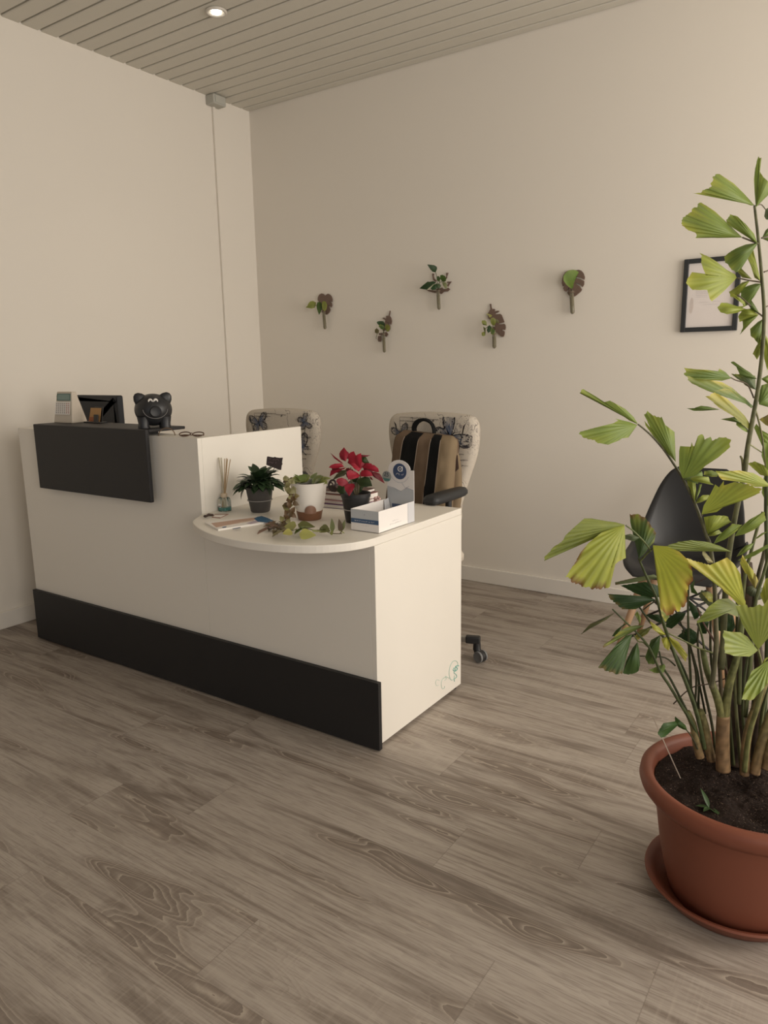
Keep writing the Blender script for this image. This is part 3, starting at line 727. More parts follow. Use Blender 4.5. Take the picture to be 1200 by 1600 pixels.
mb.mi=4; mb.print_line(((bx0+bx1)/2,yf-.0002,ht+.019),(1,0,0),(0,0,1),.035,.0030,8,rad=.0003)
mb.lathe([(.003,0),(.003,.0003)],((bx0+bx1)/2,yf,ht+.058),12,axis=(0,-1,0)); 
fp=mb.build('front_panel',[card,gblue,blu,card,wave],t)
mb=MB(); mb.box((bx0,by0+th,ht),(bx0+th,by1,ht+hb)); mb.build('side_panel',card,t)
mb=MB(); mb.box((bx1-th,by0+th,ht),(bx1,by1,ht+hb),0); xs=bx1+.0003
mb.box((bx1,by1-.045,ht+.004),(xs,by1-.043,ht+hb-.004),2); mb.box((bx1,by1-.043,ht+.001),(xs,by1-.001,ht+hb-.001),1)
mb.mi=2; ym=(by0+by1)/2-.01
mb.print_line((xs+.0002,ym,ht+.026),(0,1,0),(0,0,1),.040,.0032,9,rad=.0003); mb.print_line((xs+.0002,ym,ht+.017),(0,1,0),(0,0,1),.075,.0036,10,rad=.0003)
mb.build('side_panel',[card,pale,wave],t)
# tall back panel with rounded head
hw=.047; cxp=(bx0+bx1)/2-.004
o_=[(bx0,ht),(bx1,ht),(bx1,ht+hbb),(cxp+hw*.93,ht+hbb)]
for i in range(0,13):
    a=.12+ (PI-.24)*i/12; o_.append((cxp+hw*math.cos(a),ht+hbb-.002+hw*.78*math.sin(a)))
o_+=[(cxp-hw,ht+hbb-.01),(bx0+.002,ht+hbb-.045),(bx0,ht+hbb-.06)]
mb=MB(); mb.prism([(a,by1-th,b) for a,b in o_],(0,th,0),0)
yb=by1-th-.0004
def bp(a,b,o=0): return V((a,yb-o,b))
mb.prism([bp(bx0+.001,ht+.01),bp(bx1-.001,ht+.01),bp(bx1-.001,ht+.112),bp(bx1-.03,ht+.118),bp(bx1-.05,ht+.105),bp(bx0+.03,ht+.113),bp(bx0+.001,ht+.118)],(0,.0003,0),1)
mb.prism([bp(bx0+.02,ht+.045,.0003),bp(bx1-.02,ht+.045,.0003),bp(bx1-.02,ht+.058,.0003),bp(bx0+.02,ht+.058,.0003)],(0,.0003,0),4)
mb.mi=2; mb.tube([bp(bx0+.002,ht+.12),bp(bx0+.03,ht+.115),bp(bx1-.055,ht+.104),bp(bx1-.03,ht+.119),bp(bx1-.002,ht+.112)],.0010,5)
mb.tube([bp(bx1-.05,ht+.135),bp(bx1-.036,ht+.118),bp(bx1-.02,ht+.125)],.0007,5)
lc=(cxp+.002,ht+hbb-.006)
mb.lathe([(.0285,0),(.0285,.0004)],(lc[0],yb,lc[1]),36,axis=(0,-1,0),mi=3)
mb.mi=5
mb.tube([V((lc[0]+.002+.009*math.cos(q),yb-.0008,lc[1]+.009+.0085*math.sin(q))) for q in [2*PI*i/24 for i in range(24)]],.0014,6,closed=True)
mb.tube([V((lc[0]+.011,yb-.0008,lc[1]+.018)),V((lc[0]+.0115,yb-.0008,lc[1]+.009)),V((lc[0]+.010,yb-.0008,lc[1]+.001))],.0014,6)
mb.lathe([(.0028,0),(.0028,.0003)],(lc[0]+.002,yb-.0004,lc[1]+.009),12,axis=(0,-1,0))
mb.print_line((lc[0],yb-.0008,lc[1]-.014),(1,0,0),(0,0,1),.034,.0085,12,rad=.0006)
mb.mi=2
for i in range(15):
    a=PI*1.18+PI*.66*i/14; mb.prism([bp(lc[0]+(r_)*math.cos(a+da),lc[1]+(r_)*math.sin(a+da),.0001) for r_,da in ((.039,-.03),(.0415,-.03),(.0415,.03),(.039,.03))],(0,-.0003,0))
mb.build('back_panel',[card,gblue,wave,nav,nav,card,dkp,tealp],t,label='tall back panel with round navy logo')
# 25-year rosette fixed to the left edge of the back panel
rc_=V((bx0+.001,by1-.006,ht+hbb-.027))
mb=MB(); 
star=[]
for i in range(36):
    a=2*PI*i/36; r_=.0205 if i%2 else .0180; star.append(rc_+V((r_*math.cos(a),0,r_*math.sin(a))))
mb.prism(star,(0,.0012,0),0)
mb.mi=1; mb.text('25',rc_+V((-.001,-.001,.000)),(1,0,-.15),(.15,0,1),.022,extr=.0004)
mb.prism([rc_+V(q) for q in ((-.016,-.0006,-.006),(.016,-.0006,-.008),(.013,-.0006,-.015),(-.008,-.0006,-.017))],(0,-.0004,0),2)
mb.build('anniversary_rosette',[mat('grey_green_print',(0.36,0.38,0.36),.5),dkp,tealp],t,label='round 25 rosette')
# inner fold flap
mb=MB(); mb.prism([(bx0+.006,by1-.005,ht+hb+.004),(bx0+.004,by1-.03,ht+hb-.002),(bx0+.012,by1-.034,ht+.01),(bx0+.02,by1-.006,ht+.01)],(.0012,0,0)); mb.build('flap',pale,t)

# --- loose papers on the worktop
def sheet(name,pix,z,thk,mats,label,cat,extra=None):
    P_=[onp(u,v,2,ht+z) for u,v in pix]; c=sum(P_,V((0,0,0)))/len(P_)
    mb=MB(); mb.prism(P_,(0,0,thk),0)
    if extra: extra(mb)
    o=mb.build(name,mats,loc=(c.x,c.y,ht+z)); return tag(o,label,cat)
def ex1(mb):
    for k,(pl,mi) in enumerate([([(330,817.5),(375,811.5),(400,808.5),(404,811),(372,817),(338,824)],1),([(347,823.5),(354,822.5),(353,824.2),(348,825)],2),([(363,826.0),(376,823.5),(376,824.8),(364,827)],2),([(352,819),(395,812.5),(397,813.7),(357,820.5)],3),([(385,817.5),(400,813),(407,815),(392,819)],4)]):
        mb.prism([onp(u,v,2,ht+.0062) for u,v in pl],(0,0,.0003),mi)
sheet('magazine',[(320,818.5),(341,829.5),(420,817.5),(425,812.5),(398,808)],.0,.006,[paper_m,mat('salmon_print',(0.55,0.36,0.27),.6),nav,mat('peach_print',(0.66,0.52,0.42),.6),mat('lilac_print',(0.50,0.42,0.48),.6)],'thin glossy magazine with salmon and white cover at the round worktop edge','magazine',ex1)
sheet('leaflet',[(397,810.5),(402,807.8),(409,806.5),(418,809.5),(429,814.5),(418,816.5),(403,815)],.0066,.0008,[mat('blue_leaflet',(0.045,0.135,0.25),.5),nav],'bright blue leaflet lying on the corner of the magazine','leaflet')
def ex2(mb): mb.prism([onp(u,v,2,ht+.0026) for u,v in [(336,804.6),(353,804.2),(345,808.3),(333,807.5)]],(0,0,.0003),1)
sheet('business_card',[(331,809),(336,803.8),(357,803.8),(344,810)],.0,.0025,[mat('card_edge',(0.35,0.22,0.17),.6),paper_m],'small white card with a dark edge below the reed diffuser','card',ex2)
mb=MB(); pts_=[V(onp(u,v,2,ht+.006)) for u,v in ((321,807),(326,805.6),(333,804.5))]
mb.tube([pts_[0],pts_[1]+V((0,0,.003)),pts_[2]],[.004,.0055,.004],8); mb.ball(pts_[0]+V((0,0,.001)),(.009,.007,.005),10,8)
tag(mb.build('key_fob',mat('dark_brown_leather',(0.05,0.028,0.02),.5),loc=tuple(pts_[0])),'small dark brown key fob beside the white card','key fob')
mb=MB(); P_=[onp(u,v,2,ht+.0005) for u,v in ((402,835),(405,829.5),(416,824.5),(418,826.5))]; mb.prism(P_,(0,0,.002)); 
tag(mb.build('plant_tag',mat('brown_tag',(0.22,0.13,0.09),.6),loc=tuple(P_[0])),'narrow brown plant label lying beside the dry leaves','label')
mb=MB(); P_=[onp(u,v,2,ht+.0045) for u,v in ((414,819),(428,815.5),(436,820.5),(421,825))]; mb.prism(P_,(0,0,.0015))
tag(mb.build('paper_tag',mat('pink_brown_tag',(0.36,0.22,0.18),.6),loc=tuple(P_[0])),'pinkish brown square paper tag under the start of the runner','label')
# books and notebooks behind the pots
def book(name,x,y,z,sx,sy,h,rz_,cov,label,cat='book'):
    t=thing(name,(x,y,z),label,cat); R=Matrix.Rotation(rz_,3,'Z')
    def q(mb,a,b,mi=0):
        k=MB().box(a,b); mb.add([V((x,y,z))+R@p for p in k.v],k.f,mi)
    mb=MB(); q(mb,(-sx/2+.002,-sy/2+.002,.0015),(sx/2-.002,sy/2-.002,h-.0015)); mb.build('pages',paper_m,t)
    mb=MB(); q(mb,(-sx/2,-sy/2,0),(sx/2,sy/2,.0015)); q(mb,(-sx/2,-sy/2,h-.0015),(sx/2,sy/2,h)); q(mb,(-sx/2-.001,-sy/2,0),(-sx/2+.001,sy/2,h)); mb.build('cover',cov,t)
bxx,byy=1.885,-1.545
book('book',bxx,byy,ht,.20,.15,.016,.10,mat('violet_cover',(0.10,0.05,0.14),.5),'violet notebook at the bottom of the stack behind the white pot')
book('book',bxx+.002,byy+.005,ht+.0165,.19,.14,.012,.05,mat('rose_cover',(0.50,0.30,0.32),.5),'rose pink notebook second from the bottom behind the white pot')
book('book',bxx+.0,byy+.015,ht+.029,.20,.14,.022,.02,mat('maroon_cover',(0.20,0.06,0.05),.5),'thick white-paged book with a maroon cover in the stack behind the poinsettia')
book('book',bxx-.005,byy+.02,ht+.0515,.18,.13,.012,.08,mat('dark_brown_cover',(0.09,0.035,0.025),.5),'dark brown book on top of the stack behind the poinsettia')
mb=MB(); c=V((1.83,-1.56,ht+.064)); 
mb.tube([c+V((.017*math.cos(q),0.006*math.sin(q),.018+.018*math.sin(q))) for q in [2*PI*i/20 for i in range(20)]],.004,8,closed=True)
mb.tube([c+V((.010*math.cos(q)+.003,-.012,.017+.012*math.sin(q))) for q in [2*PI*i/20 for i in range(20)]],.003,8,closed=True)
tag(mb.build('hair_band',mat('dark_purple_band',(0.05,0.03,0.035),.7),loc=tuple(c),smooth=True),'dark looped hair band on top of the book stack','hair band')
mb=MB(); c=V((2.02,-1.52,ht)); 
for k in range(7):
    a=k*.9; mb.ball(c+V((.009*math.cos(a),.009*math.sin(a),.030+.005*(k%3))),(.006,.006,.005),10,8)
mb.lathe([(.011,0),(.013,.004),(.014,.030)],tuple(c),20)
tag(mb.build('pink_ornament',mat('pale_pink',(0.55,0.36,0.34),.6),loc=tuple(c),smooth=True),'small pale pink ornament just behind the poinsettia pot','ornament')

# ================================================================== OFFICE CHAIRS
def fabric():
    m=bpy.data.materials.new('printed_cream_fabric'); m.use_nodes=True; n=NT(m); b=n.n['Principled BSDF']
    tc=n.n.new('ShaderNodeTexCoord'); o=tc.outputs['Object']
    big=n.noise(o,9,2); ln=n.noise(o,16,1,.4,.6)
    line=n.m('LESS_THAN',n.m('ABSOLUTE',n.m('SUBTRACT',ln,.5)),.010)
    msk=n.ramp(big,.50,.56)
    l2=n.noise(o,42,1,.4,1.2); line2=n.m('LESS_THAN',n.m('ABSOLUTE',n.m('SUBTRACT',l2,.5)),.022)
    m2=n.ramp(n.noise(o,6.5,2),.54,.60)
    weave=n.noise(o,420,2)
    base=n.mix(n.ramp(weave,.3,.7),(0.50,0.445,0.375),(0.60,0.54,0.46))
    c=n.mix(n.m('MULTIPLY',n.m('MULTIPLY',line,msk),.8),base,(0.10,0.085,0.08))
    c=n.mix(n.m('MULTIPLY',n.m('MULTIPLY',line2,m2),.65),c,(0.16,0.14,0.14))
    n.l.new(c,b.inputs['Base Color']); b.inputs['Roughness'].default_value=.9; b.inputs['Specular IOR Level'].default_value=.15
    bp=n.n.new('ShaderNodeBump'); bp.inputs['Strength'].default_value=.15; bp.inputs['Distance'].default_value=.002; n.l.new(weave,bp.inputs['Height']); n.l.new(bp.outputs['Normal'],b.inputs['Normal'])
    return m
fab=fabric(); ink=mat('black_ink',(0.045,0.042,0.048),.9,spec=.1); inkb=mat('blue_ink',(0.10,0.13,0.20),.9,spec=.1); inkg=mat('grey_ink',(0.27,0.26,0.27),.9,spec=.1)
def butterfly(mb,cx,cz,s,rot,yy,fine=True):
    R=Matrix.Rotation(rot,2)
    def Q(a,b):      # follows the rounded rim of the backrest
        q=R@V((a*s,b*s)); x=cx+q.x; z=min(cz+q.y,1.058); hw_=.226 if z>.93 else max(.08,.226-(.93-z)*.42)
        x=max(-hw_+.008,min(hw_-.008,x)); e=min(hw_-abs(x),1.075-z)
        drop=0 if e>.05 else (.05-e)/.03*.0035 if e>.02 else .0035+(.02-e)/.014*.007
        return V((x,yy+drop,z))
    def dot(a,b,r,mi):
        mb.prism([Q(a+r*math.cos(2*PI*i/7),b+r*math.sin(2*PI*i/7)) for i in range(7)],(0,-.0006,0),mi)
    def ln_(a,b,c,d,w_,mi):
        t_=V((c-a,d-b)); 
        if t_.length<1e-6: return
        nn=V((-t_.y,t_.x)).normalized()*w_
        mb.prism([Q(a+nn.x,b+nn.y),Q(c+nn.x*.5,d+nn.y*.5),Q(c-nn.x*.5,d-nn.y*.5),Q(a-nn.x,b-nn.y)],(0,-.0006,0),mi)
    rnd=random.Random(int(cx*1000)+int(cz*77))
    for sgn in (-1,1):
        wing=[(0.0,.05),(.25,.5),(.6,.85),(1.0,.9),(1.12,.55),(.9,.2),(.55,.0),(.8,-.2),(.85,-.55),(.6,-.85),(.3,-.8),(.1,-.3),(0,-.05)]
        w3=[(p.x*sgn,p.y) for p in spline([(a,b,0) for a,b in wing],5)]
        m_=len(w3)
        for i in range(m_-1):
            if rnd.random()<.78: ln_(*w3[i],*w3[i+1],.012+.02*rnd.random(),1)
        for i in range(5,m_-5):
            e=w3[i]; f0=rnd.uniform(.05,.3); f1=rnd.uniform(.6,.97); ln_(e[0]*f0,e[1]*f0,e[0]*f1,e[1]*f1,.006+.008*rnd.random(),3 if rnd.random()<.6 else 2)
        for i in range(3,m_-3):
            e=w3[i]; f0=rnd.uniform(.78,.88); ln_(e[0]*f0,e[1]*f0,e[0]*.99,e[1]*.99,.010+.018*rnd.random(),1)
        for k in range(26):
            e=w3[rnd.randrange(6,m_-6)]; f=rnd.uniform(.55,.92); dot(e[0]*f,e[1]*f,rnd.uniform(.015,.045),1)
        for k in range(16):
            e=w3[rnd.randrange(4,m_-4)]; ln_(0,0,e[0]*rnd.uniform(.3,.6),e[1]*rnd.uniform(.3,.6),.018,2)
    ln_(0,-.35,0,.35,.05,1); ln_(0,.3,.2,.65,.012,1); ln_(0,.3,-.2,.65,.012,1)
def scribble(mb,cx,cz,w_,h_,yy,seed):
    """a line of illegible cursive print"""
    rnd=random.Random(seed); pts=[]; n=int(w_/.004)
    for i in range(n): pts.append(V((cx+w_*(i/n-.5)+rnd.uniform(-.002,.002),yy,cz+(h_ if i%2 else -h_)*rnd.uniform(.2,.6))))
    mb.tube(pts,.0007,4,mi=1)

def office_chair(loc,rz_,label,flies):
    t=thing('office_chair',(0,0,0),label,'office chair')
    # chair modelled at the origin facing -Y
    ol=[(-.115,.55),(.115,.55),(.145,.66),(.176,.76),(.215,.87),(.230,.95),(.230,1.01),(.217,1.048),(.185,1.066),(.09,1.074),(0,1.076),(-.09,1.074),(-.185,1.066),(-.217,1.048),(-.230,1.01),(-.230,.95),(-.215,.87),(-.176,.76),(-.145,.66)]
    ol=[(p.x,p.y) for p in spline([(a,b,0) for a,b in ol],4,closed=True)]
    mb=MB(); yb_=.28
    mb.pillow(ol,(0,yb_,0),(1,0,0),(0,0,1),(0,-1,0),[(.02,-.035),(.006,-.028),(0,-.010),(0,.012),(.006,.028),(.02,.037),(.05,.041)],0)
    for (a,b_,s_,r_) in flies: butterfly(mb,a,b_,s_,r_,yb_-.0428)
    for k in range(17): scribble(mb,[.10,.05,-.06,.09,-.1,.10,.0,-.10,.09,.15,.16,.15,.14,-.05,-.10,.02,.165][k],[.86,.84,.93,.80,.87,.72,.66,.80,.69,.895,.87,.845,.82,1.05,1.035,1.045,.93][k],.07+.02*(k%3),.006,yb_-.0413,k)
    for (a,b_) in ((.08,.73),(-.12,1.03)): mb.tube([V((a+c*.035,yb_-.0413,b_+e*.022)) for c,e in ((-1,-1),(1,-1.1),(1,1),(-1,1))],.0008,4,mi=1,closed=True)
    mb.build('backrest',[fab,ink,inkb,inkg],t,smooth=False)
    bk=[c for c in t.children if c.name.startswith('backrest')][0]
    for p in bk.data.polygons:
        if p.material_index==0: p.use_smooth=True
    so=rrect(-.235,-.26,.235,.20,.08)
    MB().pillow(so,(0,0,.43),(1,0,0),(0,1,0),(0,0,1),[(.02,0),(.0,.012),(0,.035),(.012,.052),(.04,.06)]).build('seat',fab,t,smooth=True)
    MB().box((-.16,-.16,.405),(.16,.16,.43)).build('seat_plate',black_pl,t,bevel=.01)
    mb=MB(); mb.tube([(0,.12,.415),(0,.28,.42),(0,.335,.47),(0,.34,.60),(0,.327,.80)],[.02,.022,.022,.02,.018],12); mb.build('back_bar',black_pl,t,smooth=True)
    for s in (-1,1):
        mb=MB(); mb.tube(spline([(s*.16,0,.415),(s*.235,0,.42),(s*.252,-.01,.52),(s*.248,-.02,.70),(s*.248,-.02,.738)],5),.014,10)
        a=mb.build('armrest',black_pl,t,smooth=True)
        mb=MB(); ao=[(-.034,-.15),(.0,-.165),(.034,-.15),(.040,-.05),(.036,.06),(.026,.115),(0,.13),(-.026,.115),(-.036,.06),(-.040,-.05)]
        ao=[(p.x,p.y) for p in spline([(q[0],q[1],0) for q in ao],4,closed=True)]
        mb.pillow(ao,(s*.250,-.02,.743),(1,0,0),(0,1,0),(0,0,1),[(.008,0),(0,.008),(0,.022),(.008,.032),(.018,.035)])
        mb.build('arm_pad',mat('soft_black_pad',(0.024,0.025,0.027),.5) if 'soft_black_pad' not in bpy.data.materials else bpy.data.materials['soft_black_pad'],a,smooth=True)
    MB().lathe([(.028,.10),(.028,.24),(.02,.245),(.014,.25),(.014,.41)],(0,0,0),20).build('gas_column',chrome,t,smooth=True,auto=.6)
    MB().lathe([(.045,.075),(.05,.085),(.05,.115),(.03,.13)],(0,0,0),24).build('base_hub',black_pl,t,smooth=True,auto=.6)
    for k in range(5):
        a=.357+PI*2*k/5; d=V((math.cos(a),math.sin(a),0)); s_=V((-d.y,d.x,0))
        mb=MB(); mb.prism([d*.04+s_*.02+V((0,0,.075)),d*.04-s_*.02+V((0,0,.075)),d*.30-s_*.013+V((0,0,.084)),d*.30+s_*.013+V((0,0,.084))],(0,0,.026)); sp=mb.build('base_spoke',chrome,t,bevel=.006)
        mb=MB(); e=d*.285; mb.prism([e+s_*.017+V((0,0,.080)),e-s_*.017+V((0,0,.080)),e+d*.065-s_*.016+V((0,0,.080)),e+d*.065+s_*.016+V((0,0,.080))],(0,0,.033)); mb.build('end_cap',black_pl,sp,bevel=.007,seg=3)
        c=d*.335; wd_=(s_*.8+d*.6).normalized(); fd=V((wd_.y,-wd_.x,0))
        mb=MB()
        mb.tube([c+V((0,0,.085)),c+V((0,0,.055)),c+fd*.01+V((0,0,.035))],[.016,.018,.017],12); hc_=c+fd*.022+V((0,0,.026))
        mb.lathe([(.024,-.010),(.026,-.008),(.026,.008),(.024,.010)],hc_,24,axis=wd_)
        cs=mb.build('caster',black_pl,sp,smooth=True,auto=.6)
        mb=MB()
        for sg_ in (-1,1): mb.lathe([(.0,0),(.017,.0),(.0185,.001),(.0245,.001),(.0255,-.002),(.0255,-.008)] if sg_>0 else [(.0255,.008),(.0255,.002),(.0245,-.001),(.0185,-.001),(.017,0),(0,0)],hc_+wd_*(.019*sg_),24,axis=wd_,cap=False)
        mb.build('caster_wheel',mat('grey_tread',(0.20,0.20,0.20),.6) if 'grey_tread' not in bpy.data.materials else bpy.data.materials['grey_tread'],sp,smooth=True,auto=.7)
    t.location=loc; t.rotation_euler=(0,0,rz_)
    return t
office_chair((1.93,-1.21,0),.0,'cream butterfly-print office chair with the tan backpack on its seat',[(.112,.972,.088,-.85),(-.150,.975,.045,.3),(.10,.775,.035,1.2)])
office_chair((1.025,-1.19,0),.10,'cream butterfly-print office chair partly hidden behind the white divider',[(-.125,1.0,.055,.25),(.165,1.01,.040,-1.2),(.135,.87,.068,.5)])

# ================================================================== BACKPACK
bag=thing('backpack',(1.93,-1.10,.49),'tan and black striped backpack with a loop handle on the right office chair','backpack')
tan=mat('tan_canvas',(0.165,0.115,0.078),.9,spec=.15,bump=.3,bscale=500,var=.12,vscale=14); khaki=mat('khaki_canvas',(0.235,0.175,0.110),.9,spec=.15,bump=.3,bscale=500,var=.12,vscale=14); blk=mat('black_canvas',(0.012,0.012,0.012),.9,spec=.12,bump=.3,bscale=500); dkb=mat('dark_brown_canvas',(0.075,0.048,0.038),.9,spec=.15)
def bagpt(u,v,z):   # helper for front-face stripes: photo position on the plane of the bag front
    return onp(u,v,1,z)
mb=MB(); rows=26
us=[(-1+2*i/50,-1) for i in range(50)]+[(1-2*i/20,1) for i in range(20)]; cols=len(us)
def brow(k):
    t_=k/rows; z=.492+.50*t_
    cxx=1.912+.05*t_          # leans to one side
    hw_=.178-.026*t_; hd=.075-.018*t_
    f=min(1,(1-t_)/.10); f=math.sqrt(max(0,1-(1-f)**2))
    g=min(1,(t_+.01)/.06); g=math.sqrt(max(0,1-(1-g)**2))
    yc_=-1.066+.035*t_
    return z,cxx,hw_*(.84+.16*f)*(.9+.1*g),hd*(.25+.75*f),yc_
vs=[]
for k in range(rows+1):
    z,cxx,hw_,hd,yc_=brow(k)
    for u,sg_ in us:
        sy_=sg_*max(0,1-abs(u)**4)**.25
        w_=.005*noise.noise(V((u*2,z*9,1.3)))+.005*noise.noise(V((u*5,z*20,4)))
        zz=z-.018*((u+.2)*.5)*max(0,(k/rows-.75)*4)
        vs.append(V((cxx+u*(hw_+w_*.4),yc_+sy_*(hd+w_),zz)))
n0=len(mb.v); mb.v+=vs
for k in range(rows):
    for i in range(cols):
        i2=(i+1)%cols; mb.f.append(tuple(n0+j for j in (k*cols+i,k*cols+i2,(k+1)*cols+i2,(k+1)*cols+i)))
        u=us[i][0]+.02
        mb.m.append(0 if us[i][1]>0 else (0 if u<-.60 else 2 if u<-.08 else 0 if u<.32 else 2 if u<.64 else 1))
mb.f.append(tuple(n0+i for i in range(cols))[::-1]); mb.m.append(0); mb.f.append(tuple(n0+rows*cols+i for i in range(cols))); mb.m.append(0)
body=mb.build('body',[tan,khaki,blk],bag,smooth=True)
# piping between stripes
mb=MB()
for u in (-.60,-.08,.32,.64):
    line=[]
    for k in range(1,rows):
        z,cxx,hw_,hd,yc_=brow(k); zz=z-.018*((u+.2)*.5)*max(0,(k/rows-.75)*4)
        sy_=-abs(1-abs(u)**4)**.25
        line.append(V((cxx+u*hw_,yc_+sy_*hd-.002,zz)))
    mb.tube(line,.0016,6)
mb.build('piping',mat('tan_piping',(0.26,0.20,0.15),.8),bag,smooth=True)
# loop handle
zt=.985; hp=[]
hx0,hx1=1.895,1.975
hp=spline([V((hx0-.002,-1.02,zt-.012)),V((hx0-.012,-1.02,zt+.022)),V((hx0+.006,-1.02,zt+.052)),V((hx0+.045,-1.02,zt+.062)),V((hx1+.0,-1.02,zt+.045)),V((hx1+.012,-1.02,zt+.012)),V((hx1+.008,-1.02,zt-.02))],6)
mb=MB(); vs=[];fs=[]
for i,p in enumerate(hp):
    tt=(hp[min(i+1,len(hp)-1)]-hp[max(0,i-1)]).normalized(); nn=V((-tt.z,0,tt.x)); wv=.5+.9*math.sin(PI*min(1,max(0,i/len(hp)*1.6)))
    for a,b in ((-.0035*wv,-.012),(.0035*wv,-.012),(.0035*wv,.012),(-.0035*wv,.012)): vs.append(p+nn*a*1.6+V((0,b,0)))
for i in range(len(hp)-1):
    for j in range(4): fs.append((i*4+j,i*4+(j+1)%4,(i+1)*4+(j+1)%4,(i+1)*4+j))
mb.add(vs,fs); mb.build('handle',blk,bag,smooth=False)
# side pocket fold on the right
mb=MB(); so_=[(0,0),(.055,.02),(.075,.12),(.070,.26),(.045,.33),(.01,.36),(-.01,.18)]
so_=[(p.x,p.y) for p in spline([(a,b,0) for a,b in so_],4,closed=True)]
mb.pillow(so_,(2.045,-1.025,.60),(1,.15,0),(0,0,1),(.15,-1,0),[(.006,-.02),(0,-.01),(.0,.005),(.008,.014),(.02,.018)],0)
mb.build('side_pocket',[khaki,dkb],bag,smooth=True)
mb=MB(); mb.prism([(2.075,-1.046,.80),(2.118,-1.035,.84),(2.112,-1.035,.90),(2.07,-1.046,.875)],(0,.004,0)); mb.build('pocket_shade_patch',dkb,bag,label='dark brown patch for the shade in the pocket fold')  # shade in the pocket fold, put in as a dark brown patch
# shoulder strap seen on the left
mb=MB(); mb.tube(spline([V((1.80,-1.0,.97)),V((1.775,-1.0,.90)),V((1.755,-1.0,.80)),V((1.752,-1.0,.70)),V((1.77,-1.01,.56))],5),[.010]*21,8); mb.build('shoulder_strap',dkb,bag,smooth=True)

# ================================================================== BLACK SHELL CHAIR
shell_m=mat('black_shell_plastic',(0.026,0.026,0.027),.42,spec=.45)
sx_,sy_=2.985,-.62
sh=thing('shell_chair',(sx_,sy_,0),'black moulded shell chair with wooden legs against the back wall behind the palm','chair')
# profile: (y, z, half width, side lift)
prof=[(-.235,.415,.150,.0),(-.20,.437,.195,.012),(-.12,.440,.222,.035),(0,.428,.232,.065),(.09,.425,.230,.10),(.15,.445,.225,.115),(.185,.50,.215,.10),(.205,.57,.205,.075),(.225,.65,.190,.045),(.243,.73,.168,.02),(.256,.79,.135,.005),(.262,.815,.10,0)]
ps=spline([V((a,b,0)) for a,b,_,_ in prof],4); ws=spline([V((c,d,0)) for _,_,c,d in prof],4)
vs=[];fs=[];K=16
for i,(p,w_) in enumerate(zip(ps,ws)):
    tt=(ps[min(i+1,len(ps)-1)]-ps[max(0,i-1)]).normalized(); nn=V((-tt.y,tt.x,0))   # towards sitter
    for k in range(K+1):
        u=-1+2*k/K; lift=w_.y*abs(u)**2.6
        vs.append(V((sx_+u*w_.x,sy_+p.x+nn.x*lift,p.y+nn.y*lift)))
for i in range(len(ps)-1):
    for k in range(K): fs.append((i*(K+1)+k,i*(K+1)+k+1,(i+1)*(K+1)+k+1,(i+1)*(K+1)+k))
MB().add(vs,fs).build('shell',shell_m,sh,smooth=True,solid=.007)
beech=mat('beech_wood',(0.42,0.26,0.15),.5,var=.12,vscale=30)
for a in (-1,1):
    for b in (-1,1):
        MB().tube([V((sx_+a*.13,sy_+b*.12,.39)),V((sx_+a*.225,sy_+b*.20,.0))],[.018,.011],14).build('leg',beech,sh,smooth=True)
mb=MB()
for a in (-1,1):
    mb.tube([V((sx_+a*.205,sy_-.185,.10)),V((sx_-a*.15,sy_-.13,.34))],.005,8); mb.tube([V((sx_+a*.205,sy_+.185,.10)),V((sx_-a*.15,sy_+.13,.34))],.005,8)
    mb.tube([V((sx_+a*.15,sy_-.14,.33)),V((sx_+a*.15,sy_+.14,.33))],.005,8); mb.tube([V((sx_-.15,sy_+a*.14,.33)),V((sx_+.15,sy_+a*.14,.33))],.005,8)
    mb.tube([V((sx_+a*.13,sy_-.10,.40)),V((sx_+a*.13,sy_+.10,.40))],.006,8)
mb.build('brace',black_pl,sh,smooth=True)

# ================================================================== FRAMED PICTURE
t=thing('framed_picture',(2.905,0,1.59),'black framed printed sheet hanging on the back wall behind the palm','picture')
fm=mat('black_frame',(0.032,0.034,0.036),.45)
fx0,fx1,fz0,fz1=2.779,3.028,1.421,1.757; bw=.021
for i,(a,b) in enumerate((((fx0,fz0),(fx0+bw,fz1)),((fx1-bw,fz0),(fx1,fz1)),((fx0+bw,fz0),(fx1-bw,fz0+bw)),((fx0+bw,fz1-bw),(fx1-bw,fz1)))):
    MB().box((a[0],-.022,a[1]),(b[0],-.001,b[1])).build('frame_bar',fm,t,bevel=.002)
cp=mat('certificate_paper',(0.80,0.72,0.68),.6); cs1=mat('faint_stain_print',(0.66,0.55,0.49),.6); ct=mat('faint_text_print',(0.50,0.44,0.44),.6)
mb=MB(); mb.box((fx0+bw,-.010,fz0+bw),(fx1-bw,-.004,fz1-bw),0)
def cpx(u,v): 
    q=onp(1060+u/12,430+v/12,1,-.0104); return q
for (x0,x1,y) in ((330,560,318),(330,560,345),(330,540,378),(340,540,410),(395,560,508),(650,780,490),(470,540,552),(550,730,545),(330,520,300)):
    a,b=cpx(x0,y),cpx(x1,y-4); mb.tube([a,b],.0009,4,mi=2)
for (cx_,cy_,rx_,ry_) in ((245,560,38,110),(230,660,28,60),(255,480,26,60)):
    mb.prism([cpx(cx_+rx_*math.cos(q),cy_+ry_*math.sin(q)) for q in [2*PI*i/16 for i in range(16)]],(0,-.0001,0),1)
mb.build('printed_sheet',[cp,cs1,ct],t)
MB().box((fx0+bw-.002,-.0145,fz0+bw-.002),(fx1-bw+.002,-.0135,fz1-bw+.002)).build('glazing',mat('picture_glazing',(0.98,0.98,0.98),.05,alpha=.12,spec=.4),t)

